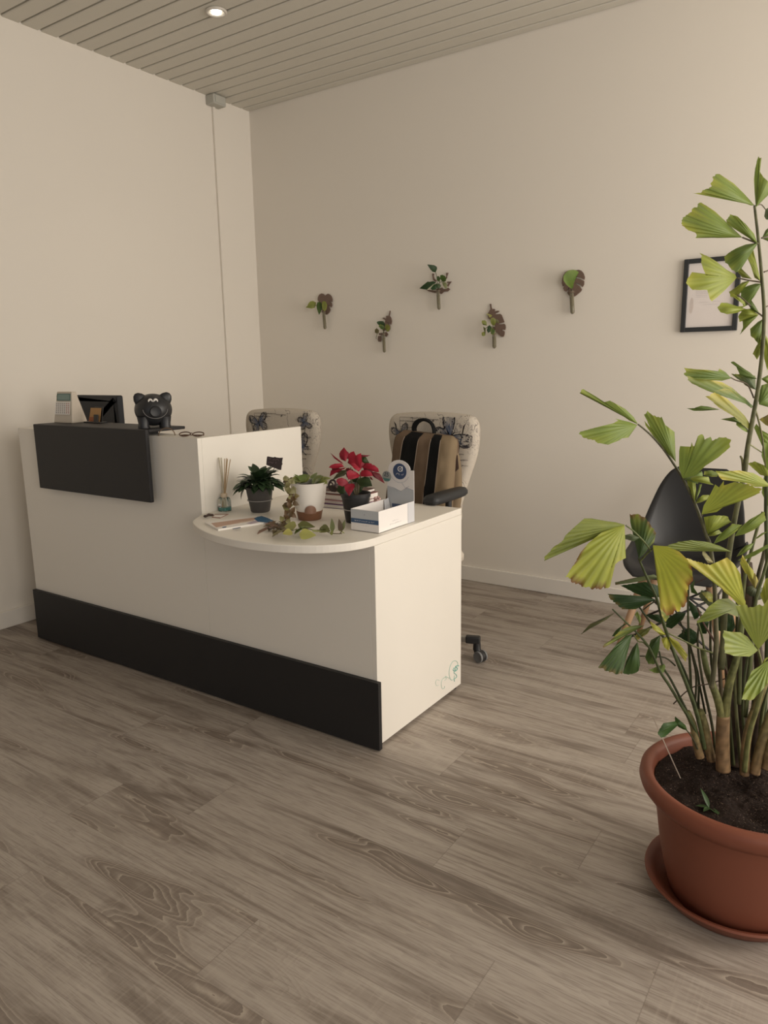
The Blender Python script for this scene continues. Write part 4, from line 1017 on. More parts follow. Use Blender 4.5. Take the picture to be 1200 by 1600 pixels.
# ================================================================== WALL PLANTERS
tube_g=mat('tube_glass',(0.30,0.27,0.19),.08,alpha=.45,spec=.6); water=mat('tube_water',(0.17,0.145,0.08),.2,alpha=.9); root=mat('dark_roots',(0.07,0.05,0.03),.8)
def planter(loc_px,org,s,plaque,tubep,leaves,stems,label,extra=None):
    def q(x,y,d): return onp(org[0]+x/s,org[1]+y/s,1,-d)
    c=q(*loc_px,0.0); t=thing('wall_planter',(c.x,0,c.z),label,'wall planter','test tube leaf planters on the back wall')
    mb=MB()
    for pl in plaque: mb.prism([q(x,y,.010) for x,y in pl],(0,.005,0))
    mb.box((c.x-.008,-.006,c.z-.008),(c.x+.008,-.0005,c.z+.008)); mb.build('leaf_plaque',brown_wood,t)
    a,b=q(*tubep[0],.026),q(*tubep[1],.026); r=tubep[2]; ax=(b-a)
    L_=ax.length; ax.normalize()
    mb=MB(); mb.lathe([(r*1.15,0),(r*1.15,.003),(r,.004),(r,L_-r),(r*.8,L_-r*.45),(r*.4,L_-r*.08),(.0005,L_)],a,20,axis=ax,cap=False); mb.build('test_tube',tube_g,t,smooth=True)
    mb=MB(); r2=r*.78; mb.lathe([(r2,L_*.25),(r2,L_-r),(r2*.7,L_-r*.5),(.0005,L_-r*.2)],a,16,axis=ax); mb.build('water',water,t,smooth=True)
    mb=MB(); mb.tube([a-ax*.01,a+ax*L_*.4+V((.002,0,0)),a+ax*L_*.62],[.0025,.002,.001],6); mb.tube([a-ax*.005,a+ax*L_*.5+V((-.003,0,0)),a+ax*L_*.75],[.002,.0015,.001],6); mb.build('roots',root,t)
    mb=MB(); mb.tube([a+ax*.006+V((r*1.25*math.cos(k),r*1.25*math.sin(k),0)) for k in [2*PI*i/16 for i in range(16)]],.002,6,closed=True); mb.build('tube_holder',brown_wood,t,smooth=True)
    mb=MB()
    for i,(base,pts,d0,d1,col,tc_) in enumerate(leaves):
        D0=depth(q(*base,d0)); D1=depth(q(*pts[len(pts)//2],d1))
        polyleaf(mb,[(org[0]+x/s,org[1]+y/s) for x,y in pts],(org[0]+base[0]/s,org[1]+base[1]/s),D0,D1,col,tipc=tc_,pleat=.001,npl=2,bulge=.006,rings=4,seed=i)
    for st in stems: mb.tube([q(x,y,d) for x,y,d in st],.0017,6,col=(.10,.12,.04))
    mb.build('cutting',leaf_m,t,smooth=True)
    if extra: extra(q,t)
    return t
lg=(.22,.25,.06); mg=(.07,.12,.03); dg=(.030,.062,.022); yg=(.30,.30,.09); wg=(.42,.43,.28)
planter((620,600),(470,440),17.14,[[(650,380),(600,330),(550,315),(490,350),(455,420),(450,490),(480,540),(520,640),(560,760),(600,820),(650,880),(690,885),(750,840),(790,760),(770,700),(720,640),(730,628),(780,660),(815,690),(835,640),(830,580),(770,530),(775,516),(835,550),(845,480),(820,400),(770,340),(720,325),(680,350)]],
 ((610,785),(652,1280),.0105),
 [((400,640),[(410,560),(330,515),(250,530),(200,590),(180,640),(130,695),(200,705),(290,725),(370,700)],.05,.08,lg,yg),((500,540),[(440,560),(420,640),(430,720),(460,810),(490,895),(530,820),(565,740),(575,640),(545,560)],.05,.06,mg,None),((620,520),[(570,540),(565,640),(580,740),(640,800),(690,740),(705,620),(670,540)],.045,.06,lg,yg)],
 [[(620,790,.026),(590,700,.035),(520,600,.05),(400,640,.05)],[(620,790,.026),(610,650,.04),(620,520,.045)]],
 'heart-shaped brown leaf planter with three green leaves, leftmost on the back wall')
planter((540,800),(570,470),17.78,[[(690,272),(708,280),(700,360),(685,420),(730,480),(748,570),(735,640),(715,665),(700,640),(640,600),(570,560),(560,530),(500,495),(490,470),(530,468),(580,500),(600,470),(585,425),(620,412),(655,430),(672,350)],[(560,560),(640,610),(700,700),(700,780),(650,860),(600,800),(540,700)],[(600,870),(645,930),(600,1000),(560,980),(400,950),(380,900)],[(370,980),(450,975),(462,1080),(440,1135),(380,1135),(360,1080)]],
 ((520,900),(545,1440),.0100),
 [((500,760),[(420,700),(350,640),(330,590),(380,565),(460,560),(520,570),(560,640),(550,720)],.05,.07,dg,None),((520,800),[(440,780),(380,700),(430,650),(520,680),(560,740)],.055,.07,mg,lg),((570,800),[(560,720),(600,650),(670,670),(710,740),(680,840),(620,860)],.05,.06,lg,(.22,.2,.07)),((400,820),[(330,760),(280,800),(280,880),(330,910),(390,890)],.05,.06,(.15,.13,.06),None)],
 [[(530,900,.03),(520,820,.04),(500,760,.05)],[(350,900,.05),(320,1000,.05),(320,1060,.04)]],
 'brown leaf planter with a bunch of small dark leaves, second from left')
planter((690,700),(640,400),15,[[(600,770),(700,760),(760,740),(800,780),(860,770),(900,740),(945,780),(890,830),(800,838),(745,890),(700,880),(640,830)],[(880,600),(980,598),(935,660),(905,720),(880,700),(900,650),(925,622),(880,630)],[(380,790),(520,800),(620,820),(610,865),(540,855),(450,830)],[(525,410),(575,410),(560,470),(580,530),(630,580),(600,610),(550,560),(535,480)],[(850,395),(905,395),(880,460),(870,520),(845,540),(860,460)]],
 ((665,800),(690,1262),.0105),
 [((610,385),[(540,370),(490,320),(450,260),(412,198),(500,205),(580,215),(640,255),(645,300)],.06,.09,dg,None),((620,620),[(560,590),(470,605),(420,600),(320,680),(230,760),(330,780),(400,790),(480,740),(560,690)],.05,.09,dg,None),((600,640),[(540,670),(470,730),(390,800),(450,780),(540,700)],.056,.094,wg,None),((640,640),[(560,680),(490,760),(530,800),(600,790),(660,740)],.055,.07,(.035,.08,.03),None),
  ((700,620),[(640,560),(630,480),(690,470),(720,540)],.05,.06,mg,None),((760,600),[(710,520),(720,450),(770,440),(830,470),(860,520),(850,590),(800,610)],.05,.065,mg,None),((760,610),[(780,680),(830,760),(870,770),(880,680),(850,620)],.045,.055,(.22,.25,.12),wg),((690,640),[(640,660),(640,740),(700,760),(740,700)],.05,.055,(.08,.12,.06),None)],
 [[(670,800,.026),(650,640,.045),(640,480,.055),(610,385,.06)],[(670,800,.026),(700,620,.05),(760,600,.05)]],
 'planter with pointed dark green leaves above a test tube, highest of the left three')
planter((520,850),(740,460),16,[[(400,240),(435,235),(440,310),(465,370),(500,360),(530,370),(520,430),(600,405),(635,410),(620,445),(545,475),(540,500),(600,495),(660,485),(700,520),(740,620),(765,690),(740,705),(640,725),(620,745),(700,745),(765,735),(790,760),(800,830),(785,890),(760,885),(710,875),(720,900),(775,925),(770,1000),(745,1060),(700,1062),(620,1000),(600,950),(560,960),(540,850),(520,700),(400,620),(365,600),(350,540),(360,470),(400,400),(420,370)]],
 ((512,960),(520,1355),.0118),
 [((480,780),[(430,720),(420,640),(440,590),(500,580),(550,620),(560,700),(530,770)],.045,.06,lg,(.32,.33,.14)),((460,850),[(400,760),(350,820),(330,900),(360,965),(420,930),(450,900)],.05,.07,dg,None),((510,880),[(450,830),(420,900),(430,980),(490,1020),(530,960),(530,880)],.05,.06,mg,yg),((330,780),[(300,740),(230,760),(200,700),(210,650),(280,645),(320,680)],.05,.07,lg,yg),((300,900),[(290,840),(240,800),(250,880),(280,950)],.05,.06,(.14,.15,.05),None),((290,980),[(300,940),(250,930),(200,960),(205,1030),(250,1050),(295,1020)],.05,.065,lg,yg),((440,560),[(400,580),(370,530),(310,490),(360,480),(440,510),(470,530)],.03,.05,yg,None),((580,720),[(540,680),(560,620),(620,640),(640,710)],.03,.04,(.2,.2,.1),None)],
 [[(512,960,.026),(500,880,.04),(480,780,.045)],[(480,820,.045),(380,790,.05),(290,860,.05),(290,980,.05)]],
 'brown split-leaf planter with round pale green leaves, fourth from left')
planter((590,700),(860,410),17.14,[[(620,215),(700,205),(760,195),(830,225),(890,300),(920,400),(905,465),(800,405),(690,390),(680,418),(780,440),(903,500),(900,590),(860,660),(800,600),(700,545),(680,570),(780,640),(840,720),(820,770),(740,840),(660,905),(640,915),(540,905),(510,900),(450,820),(470,780),(500,690),(480,680),(450,740),(420,785),(370,760),(340,690),(380,600),(370,595),(330,640),(300,560),(315,440),(345,340),(400,260),(480,215),(560,205)]],
 ((565,770),(592,1390),.0120),
 [((560,700),[(500,660),(420,590),(350,480),(350,370),(400,290),(480,215),(600,195),(690,210),(760,260),(700,300),(650,350),(630,450),(625,560),(610,680)],.045,.06,(.15,.24,.045),(.20,.28,.07))],
 [[(575,790,.026),(565,720,.04),(560,700,.045)]],
 'heart-shaped brown leaf planter covered by one broad bright green leaf, rightmost planter')

# ================================================================== PALM
pcx,pcy=3.447,-2.062
sau=MB(); sau.lathe([(.14,0),(.165,.004),(.188,.030),(.196,.040),(.200,.044),(.198,.049),(.188,.046),(.178,.034),(.158,.012),(.001,.010)],(pcx-.016,pcy,0),72)
tag(sau.build('plant_saucer',terra,loc=(pcx-.016,pcy,0),smooth=True,auto=.9),'round terracotta plastic saucer on the floor under the palm pot','saucer')
palm=thing('potted_palm',(pcx,pcy,.011),'tall yellow-green fishtail palm in a big terracotta pot at the right edge','potted plant')
PR=[(.150,0.0),(.160,.004),(.170,.045),(.184,.11),(.194,.18),(.202,.235),(.207,.247),(.224,.252),(.236,.268),(.240,.280),(.238,.294),(.228,.302),(.214,.300),(.2085,.290),(.205,.27),(.203,.25)]
MB().lathe([(r,z+.011) for r,z in PR],(pcx,pcy,0),96).build('pot',terra,palm,smooth=True)
def soil():
    m=mat('potting_soil',(0.022,0.014,0.011),.95,spec=.2); n=NT(m); b=n.n['Principled BSDF']; tc=n.n.new('ShaderNodeTexCoord')
    a=n.noise(tc.outputs['Object'],160,4,.7); s=n.noise(tc.outputs['Object'],310,2,.5)
    c=n.mix(n.ramp(a,.3,.75),(0.010,0.006,0.005),(0.045,0.028,0.021)); c=n.mix(n.m('GREATER_THAN',s,.665),c,(0.20,0.14,0.105))
    n.l.new(c,b.inputs['Base Color']); bp=n.n.new('ShaderNodeBump'); bp.inputs['Strength'].default_value=1; bp.inputs['Distance'].default_value=.01; n.l.new(a,bp.inputs['Height']); n.l.new(bp.outputs['Normal'],b.inputs['Normal']); return m
mb=MB(); vs=[];fs=[];nr,na=26,90
for i in range(nr+1):
    r=.2035*i/nr
    for k in range(na):
        a=2*PI*k/na; x,y_=r*math.cos(a),r*math.sin(a); h=.012*noise.noise(V((x*18,y_*18,0)))+.007*noise.noise(V((x*70,y_*70,3)))+.004*noise.noise(V((x*160,y_*160,7)))
        vs.append(V((pcx+x,pcy+y_,.291+h-.006*(r/.2)**2)))
for i in range(nr):
    for k in range(na): fs.append((i*na+k,(i+1)*na+k,(i+1)*na+(k+1)%na,i*na+(k+1)%na))
mb.add(vs,fs); mb.build('soil',soil(),palm,smooth=True)

def dd(v): return 1.76-(1190-v)*.00034
stalkg=(.085,.10,.035); stalkd=(.05,.05,.025); cane=(.20,.125,.065); caned=(.060,.040,.027); caneg=(.15,.145,.055)
def stalkmesh(mb,path,r0,r1,off,c0,c1=None,n=10,offt=None):
    offt=off if offt is None else offt
    p3=[]; k=len(path)
    u0=path[0][0]; sp=spline([(u,v,off+(offt-off)*(i/(k-1))) for i,(u,v) in enumerate(path)],10)
    pts=[at(p.x,p.y,dd(p.y)+p.z) for p in sp]; m=len(pts)
    c1=c0 if c1 is None else c1; rad=[r0+(r1-r0)*i/(m-1) for i in range(m)]
    nv=len(mb.v); mb.tube(pts,rad,n)
    for i in range(m):
        f=i/(m-1); c=V(c0).lerp(V(c1),f)*(1+.10*math.sin(i*2.3))
        for j in range(n):
            q=c*(1+.75*noise.noise(V((j*.9,i*.35,u0*.37))))
            mb.c[nv+i*n+j]=(max(.004,q[0]),max(.004,q[1]),max(.003,q[2]))
stem_m=attr_leaf('stalk_surface',.55,.0,.3)
# main stem and canes, each its own part
CANES=[ # path from soil upwards
 ('cane',[(1130,1203),(1129,1160),(1130,1118)],.0165,.0145,-.03,cane,cane),
 ('cane',[(1130,1130),(1122,1095),(1113,1070),(1104,1045),(1098,1015)],.010,.006,-.03,caneg,stalkg),
 ('cane',[(1131,1135),(1135,1095),(1141,1062),(1149,1035),(1156,1000),(1160,960)],.011,.006,-.03,caneg,stalkg),
 ('cane',[(1150,1192),(1153,1130),(1156,1090),(1163,1030),(1166,990),(1170,940),(1166,880)],.024,.013,.06,caned,caned),
 ('cane',[(1163,1210),(1166,1160),(1174,1125),(1183,1100),(1194,1068),(1205,1030)],.011,.008,-.04,cane,caneg),
 ('cane',[(1179,1208),(1188,1168),(1200,1128),(1215,1090)],.012,.009,-.05,cane,caneg),
 ('cane',[(1198,1200),(1203,1172),(1212,1140),(1225,1080)],.013,.010,-.06,cane,caneg),
 ('cane',[(1094,1183),(1088,1160),(1083,1133),(1074,1112)],.010,.007,-.02,cane,caneg),
 ('cane',[(1112,1188),(1106,1160),(1101,1133),(1094,1110)],.011,.008,.0,cane,caneg),
 ('cane',[(1140,1190),(1143,1140),(1142,1090),(1141,1050),(1142,1000)],.016,.010,.09,caned,caned),
 ('cane',[(1172,1200),(1178,1150),(1184,1090),(1186,1040),(1180,990)],.016,.010,.06,caned,caned)]
for nm,pa,r0,r1,of,c0,c1 in CANES:
    mb=MB(); stalkmesh(mb,pa,r0,r1,of,c0,c1,14); mb.build(nm,stem_m,palm,smooth=True)
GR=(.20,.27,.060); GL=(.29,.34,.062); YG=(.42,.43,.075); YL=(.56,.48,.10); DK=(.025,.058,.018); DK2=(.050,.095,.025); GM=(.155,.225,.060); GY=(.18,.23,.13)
BR=(.13,.06,.025)
def frond(paths,leaves,label=None,rw=.004):
    """paths: list of (pixel path, r0, r1, off, offt, colour); leaves: (base, pts, off, tipoff, col, tipcol, edge)"""
    mb=MB()
    for pa,r0,r1,of,oft,c0 in paths: stalkmesh(mb,pa,r0,r1,of,c0,None,8,oft)
    f=mb.build('frond_stalk',stem_m,palm,smooth=True)
    for i,(b,pts,of,oft,col,tc_,eg) in enumerate(leaves):
        vt=sum(p[1] for p in pts)/len(pts)
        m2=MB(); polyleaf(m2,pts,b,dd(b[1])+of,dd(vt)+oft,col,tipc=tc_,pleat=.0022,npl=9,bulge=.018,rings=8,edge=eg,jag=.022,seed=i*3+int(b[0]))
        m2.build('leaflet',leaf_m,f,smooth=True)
    return f
P0=(.11,.085,.055)
# A: upper part of the tall central stem
frond([([(1128,1045),(1131,980),(1135,900),(1140,858),(1150,800),(1163,740),(1168,700),(1177,650),(1184,610),(1191,550),(1194,490),(1190,430),(1185,375),(1180,330),(1179,321)],.0072,.0022,0,-.02,(.105,.105,.05)),
       ([(1185,381),(1175,377),(1160,371)],.0018,.0015,-.02,-.02,P0),([(1190,441),(1170,438),(1151,434)],.0018,.0012,0,0,P0),([(1194,496),(1180,485),(1164,470),(1152,460)],.0018,.0012,0,.0,P0),
       ([(1184,320),(1190,320),(1196,327)],.0014,.001,0,.05,P0),([(1178,622),(1170,604),(1163,598),(1150,594),(1142,590)],.0018,.0012,0,-.02,P0),([(1190,372),(1202,368),(1215,360)],.0016,.001,0,.02,P0),([(1194,425),(1204,420),(1215,405)],.0016,.001,0,.02,P0),([(1195,480),(1205,476),(1215,470)],.0016,.001,0,.02,P0),
       ([(1180,640),(1186,660),(1192,690),(1196,730)],.0022,.0015,0,-.02,(.15,.14,.06)),([(1168,692),(1180,700),(1192,708)],.0016,.0012,0,0,(.3,.3,.15)),([(1162,742),(1160,720),(1157,713)],.0035,.002,0,-.01,(.16,.15,.07))],
 [((1179,321),[(1164,304),(1147,287),(1123,271),(1112,277),(1115,280),(1111,285),(1111,293),(1097,297),(1094,301),(1083,302),(1104,303),(1119,302),(1136,307),(1153,314),(1173,321)],-.02,-.06,GR,YG,None),
  ((1181,324),[(1179,300),(1178,280),(1180,262),(1185,243),(1187,247),(1190,246),(1185,258),(1187,268),(1193,277),(1202,285),(1215,290),(1200,305),(1190,311)],-.02,-.02,GR,GL,None),
  ((1160,371),[(1150,362),(1133,345),(1117,330),(1095,316),(1088,323),(1078,332),(1070,338),(1063,349),(1070,356),(1073,359),(1087,364),(1087,372),(1103,370),(1120,372),(1140,371)],-.02,-.05,GR,YG,None),
  ((1184,381),[(1178,365),(1165,350),(1152,338),(1141,335),(1135,344),(1137,350),(1142,354),(1152,359),(1163,366),(1175,376)],-.02,-.03,GR,GL,None),
  ((1185,379),[(1176,381),(1165,382),(1150,388),(1137,396),(1131,402),(1134,410),(1140,418),(1150,426),(1158,420),(1166,405),(1175,391)],-.02,-.01,GM,GL,None),
  ((1189,440),[(1182.7,433),(1176,413),(1176.7,388),(1166.7,401),(1173,415),(1179,434)],0,.02,GL,None,None),
  ((1151,434),[(1149,429),(1133,420),(1120,409),(1107,401),(1093,395),(1097,400),(1095,409),(1099,421),(1103,430),(1080,425),(1072,439),(1075,447),(1083,453),(1097,453),(1105,453),(1109,467),(1112,471),(1120,465),(1133,453),(1147,439)],0,-.05,GL,YG,None),
  ((1190,443),[(1180,443),(1167,447),(1157,452),(1158,465),(1161,480),(1168,477),(1179,463),(1186,451)],0,.03,GM,None,None),
  ((1172,438),[(1160,441),(1147,451),(1139,456),(1141,463),(1147,465),(1155,460),(1164,449)],0,.03,GL,None,None),
  ((1175,436),[(1165,430),(1155,416),(1152,424),(1160,434)],0,.02,GL,None,None),
  ((1166,483),[(1151,479),(1136,473),(1127,473),(1121,480),(1125,488),(1136,491),(1151,489)],0,-.03,GL,None,None),
  ((1165,478),[(1147,465),(1141,456),(1160,468),(1165,473),(1156,483),(1147,479)],0,.0,GL,YG,None),
  ((1186,492),[(1173,482),(1160,484),(1153,495),(1156,503),(1168,498)],0,0,GL,None,None),
  ((1187,490),[(1180,478),(1172,466),(1170,478),(1176,486)],0,.02,GM,None,None),
  ((1185,492),[(1172,495),(1160,500),(1161,511),(1156,523),(1168,509),(1179,499)],0,.02,GR,None,None),
  ((1193,498),[(1184,503),(1172,514),(1173,525),(1183,534),(1185,545),(1191,530)],0,.02,GM,GL,None),
  ((1191,528),[(1182,540),(1176,553),(1183,562),(1190,550)],0,.02,GL,None,None),
  ((1194,520),[(1200,530),(1206,560),(1199,580),(1194,560)],0,.02,GL,None,None),
  ((1196,327),[(1194,338),(1197,343),(1212,345),(1215,330),(1203,323)],.05,.06,GY,None,None),
  ((1191,371),[(1196,360),(1205,352),(1216,350),(1216,362),(1202,366)],0,.03,GM,None,None),((1191,373),[(1200,376),(1216,384),(1216,372),(1202,370)],0,.03,GR,None,None),
  ((1143,591),[(1133,581),(1124,576),(1122,580),(1106,578),(1088,577),(1070,575),(1073,580),(1068,583),(1072,588),(1085,592),(1105,594),(1128,595)],-.02,-.05,GM,YG,None),
  ((1177,635),[(1164,622),(1150,614),(1144,606),(1128,597),(1111,594),(1092,585),(1074,588),(1073,593),(1083,600),(1095,606),(1106,611),(1120,610),(1131,607),(1142,609),(1146,616),(1160,627),(1174,638)],0,-.06,GM,YL,None),
  ((1183,592),[(1172,582),(1164,577),(1147,565),(1141,566),(1150,573),(1154,581),(1156,586),(1172,592)],0,.03,GM,None,None),
  ((1181,609),[(1180,587),(1157,585),(1142,584),(1152,592),(1158,594),(1164,602),(1172,606)],0,.03,GY,GL,None),
  ((1175,668),[(1164,650),(1150,636),(1135,622),(1117,613.5),(1111,617),(1103,620),(1114,628),(1122,636),(1142,644),(1150,654),(1157,661),(1170,671)],0,-.09,(.27,.28,.07),YL,None),
  ((1125,640),[(1106,635),(1095,634),(1085,637.6),(1073,638),(1084,642),(1098,642),(1109,640)],-.06,-.06,GM,None,None),((1160,662),[(1148.6,651),(1139,653),(1125,655),(1139,657),(1154,659)],-.03,-.02,GM,None,None),
  ((1170,672),[(1158,662),(1152,655),(1150,664),(1160,672),(1168,676)],0,-.02,GR,None,None),
  ((1186,632),[(1184,620),(1190,602),(1202,598),(1214,612),(1214,640),(1200,632)],0,.04,GM,GR,None),((1189,592),[(1200,586),(1214,590),(1214,598),(1200,600)],0,.03,GR,YG,None),
  ((1178,668),[(1182,662),(1190,672),(1204,680),(1206,712),(1198,710),(1190,695)],0,.03,GR,None,None),((1205,668),[(1196,664),(1186,655),(1200,648),(1214,650),(1214,668)],.0,.02,(.27,.24,.08),YL,BR),
  ((1196,730),[(1190,712),(1192,690),(1200,692),(1206,720),(1204,740)],-.02,0,GR,None,None),((1200,745),[(1188,742),(1168,724),(1180,721),(1196,728),(1208,738)],0,.02,GL,None,None),
  ((1200,790),[(1190,770),(1194,742),(1206,735),(1214,760),(1212,790)],0,.03,GR,None,None)])
# B: long frond reaching out to the left over the black chair
frond([([(1112,1075),(1119,1010),(1118,960),(1116,905),(1110,855),(1103,835),(1094,808),(1083,780),(1067,748),(1052,724),(1035,700),(1015,678),(997,663)],.0058,.0016,-.05,-.10,(.095,.09,.05)),
       ([(1067,748),(1070,747),(1073,746)],.0014,.0012,-.10,-.10,P0),([(1096,806),(1098,805)],.0012,.001,-.1,-.1,P0)],
 [((997,663),[(990,651.5),(977,639),(962.5,631),(953,626),(943,628.6),(929.5,618.5),(909,606.6),(905,614),(917,617),(942,629.5),(962.5,642),(983,657)],-.10,-.14,GR,GL,None),
  ((996,664),[(983,659),(961,654),(966,657),(959,661),(931,668),(905,675),(909,683),(928,688),(929.5,691),(950,695),(968,688),(972,685),(982,683.6),(990,672)],-.10,-.16,GR,GL,None),
  ((1056,722),[(1055,697),(1054,675),(1039.5,664),(1034,652),(1023,650),(1012,643),(1006.5,648),(1008,651.5),(1015.7,668),(1006.5,657),(1008,664),(1019,679),(1032,697)],-.10,-.06,GR,GL,None),
  ((1067,748),[(1061,732),(1061,705),(1062.7,697),(1080,698),(1081,690.5),(1082.6,697),(1089.5,697),(1091,680),(1099,679),(1100.5,688),(1111.5,682),(1113,688),(1128,682),(1141,688),(1140,693),(1142,698),(1122,715),(1102,728),(1088,742),(1076,746)],-.10,-.15,GR,GL,None),
  ((1067,749),[(1076,746),(1088,742),(1097,736),(1098,745),(1090,756),(1080,752)],-.10,-.08,GM,None,None),
  ((1086,786),[(1077,767),(1073,750),(1072,742),(1084,735),(1086,745),(1088,770)],-.09,-.06,GL,None,None),((1087,784),[(1089,770),(1093,757),(1097,756),(1094,768)],-.09,-.06,GR,None,None),
  ((1073,748),[(1087,743.5),(1107,745),(1110,754),(1116,758),(1104,756),(1084.5,752)],-.10,-.11,GL,None,None),
  ((1205,760),[(1190,746),(1177,739),(1155,735),(1137,736),(1119,736),(1123.5,745),(1128,749.5),(1149,752),(1164,754),(1180,761)],-.16,-.26,GL,YL,None),
  ((1125,740),[(1112,735),(1101,736),(1099.5,742),(1112,745),(1120,745)],-.20,-.22,GR,YG,None),
  ((1096,804),[(1099.5,790),(1110,772),(1117.5,757),(1123.5,761.5),(1131,751),(1131,758.5),(1149,752.5),(1170,757),(1189.5,764.5),(1186.5,770.5),(1164,781),(1149,784),(1134,789),(1120,800)],-.08,-.16,GL,YG,None),
  ((1105,836),[(1099.5,808),(1116,805),(1135.5,806),(1143,815.5),(1132.5,815),(1117.5,814),(1110,823)],-.07,-.08,GL,None,None),
  ((1086,787),[(1090,780),(1098,773.5),(1108.5,773.5),(1104,781),(1095,785)],-.09,-.08,GL,None,None),((1106,838),[(1110,833),(1123.5,827.5),(1128,833),(1117.5,837)],-.07,-.07,GL,None,None),
  ((1115,850),[(1120,840),(1128,832),(1144.5,818.5),(1159.5,820),(1149,832),(1132.5,843)],-.07,-.10,GR,GL,None),
  ((1148,838),[(1155,826),(1170,812.5),(1194,799),(1197,812.5),(1179,827.5),(1162.5,835)],-.02,-.05,GR,GL,None),
  ((1143,862),[(1125,853),(1107,847),(1080,844),(1057.5,847),(1036.5,855),(1065,861),(1080,857.5),(1092,855),(1113,856),(1128,857.5)],-.07,-.16,(.17,.21,.045),None,None),
  ((1150.5,870),[(1157,860),(1164,853),(1179,847),(1173,857.5),(1159.5,866.5)],-.02,-.03,GR,None,None),((1152,876),[(1165,868),(1185,858),(1200,850),(1200,856),(1180,868),(1160,876)],-.02,-.05,GR,None,None),
  ((1117,880),[(1108,872),(1098,858),(1097,866),(1106,880)],-.06,-.08,(.35,.33,.18),None,None)])
# C: drooping frond with the broad tattered leaf at the left
frond([([(1101,1170),(1090,1120),(1075,1075),(1055,1025),(1037,975),(1026,935),(1012,905),(1001,880),(998,873)],.0055,.002,-.02,-.12,(.06,.075,.03)),
       ([(1000,877),(1012,864),(1016,860),(1005,845),(990,830),(978,821)],.0022,.0014,-.12,-.16,(.11,.13,.05)),([(1014,862),(1019,858),(1025,854)],.002,.0015,-.12,-.16,(.11,.13,.05))],
 [((977,820),[(962,816),(947,814),(925,810),(913,810),(898,823),(883,837),(880,844),(863,857),(853,868),(848,877.5),(855,870),(867,858),(883,847),(907,833),(933,825),(957,821)],-.16,-.20,(.24,.28,.07),None,None),
  ((976,821),[(966.7,822),(940,832),(920,848),(907,863),(898,880),(884,901),(895,910),(915,917.5),(932,920),(953,917),(955,900),(955,887),(967,877),(978,872),(976,860),(976,830)],-.16,-.24,(.31,.35,.055),YG,(.16,.06,.025)),
  ((998,873),[(995,855),(988,830),(985,817),(984,804),(997,804),(1010,810),(1017,820),(1025,833),(1022,847),(1013,857),(1005,867)],-.12,-.05,DK2,GL,(.18,.10,.04)),
  ((1020,852),[(1042,853.6),(1061,861.5),(1080,880),(1083,906),(1075,915),(1073,941),(1061,953),(1042,963),(1032,950),(1032,915),(1025,890)],-.16,-.28,(.42,.46,.065),(.62,.50,.10),(.26,.09,.035)),
  ((1000,840),[(985,834),(976,836),(976,842),(990,846)],-.12,-.11,GY,None,None)])
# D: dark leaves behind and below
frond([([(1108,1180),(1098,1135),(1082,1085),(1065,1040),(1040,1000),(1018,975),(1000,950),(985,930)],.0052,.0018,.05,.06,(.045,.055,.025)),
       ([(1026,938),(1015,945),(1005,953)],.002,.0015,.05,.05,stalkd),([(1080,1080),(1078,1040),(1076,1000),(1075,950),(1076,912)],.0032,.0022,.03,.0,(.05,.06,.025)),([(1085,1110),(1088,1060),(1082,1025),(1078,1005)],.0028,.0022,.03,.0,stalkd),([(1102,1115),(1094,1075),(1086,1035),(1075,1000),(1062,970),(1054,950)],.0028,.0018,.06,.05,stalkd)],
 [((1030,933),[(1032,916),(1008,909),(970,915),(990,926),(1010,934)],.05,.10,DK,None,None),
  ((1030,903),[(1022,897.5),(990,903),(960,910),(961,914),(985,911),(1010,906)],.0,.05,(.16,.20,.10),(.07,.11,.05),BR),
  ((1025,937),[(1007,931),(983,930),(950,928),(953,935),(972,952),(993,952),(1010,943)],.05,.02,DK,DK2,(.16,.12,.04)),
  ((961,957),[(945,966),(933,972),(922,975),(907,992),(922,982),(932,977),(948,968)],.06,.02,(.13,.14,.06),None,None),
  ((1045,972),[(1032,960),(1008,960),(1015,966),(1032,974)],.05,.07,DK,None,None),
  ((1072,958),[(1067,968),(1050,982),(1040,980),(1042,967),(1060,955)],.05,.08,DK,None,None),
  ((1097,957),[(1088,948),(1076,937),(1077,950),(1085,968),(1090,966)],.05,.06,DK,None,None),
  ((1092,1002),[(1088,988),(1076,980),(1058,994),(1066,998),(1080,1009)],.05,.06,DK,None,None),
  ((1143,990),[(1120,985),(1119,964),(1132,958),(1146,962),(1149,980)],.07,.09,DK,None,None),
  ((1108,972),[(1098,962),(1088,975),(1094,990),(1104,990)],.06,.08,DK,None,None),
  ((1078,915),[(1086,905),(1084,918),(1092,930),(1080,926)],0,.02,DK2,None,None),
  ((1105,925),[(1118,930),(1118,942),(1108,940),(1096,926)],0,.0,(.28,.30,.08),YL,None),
  ((1125,945),[(1110,925),(1095,922),(1092,932),(1108,948)],.02,.03,(.14,.17,.09),None,None)])
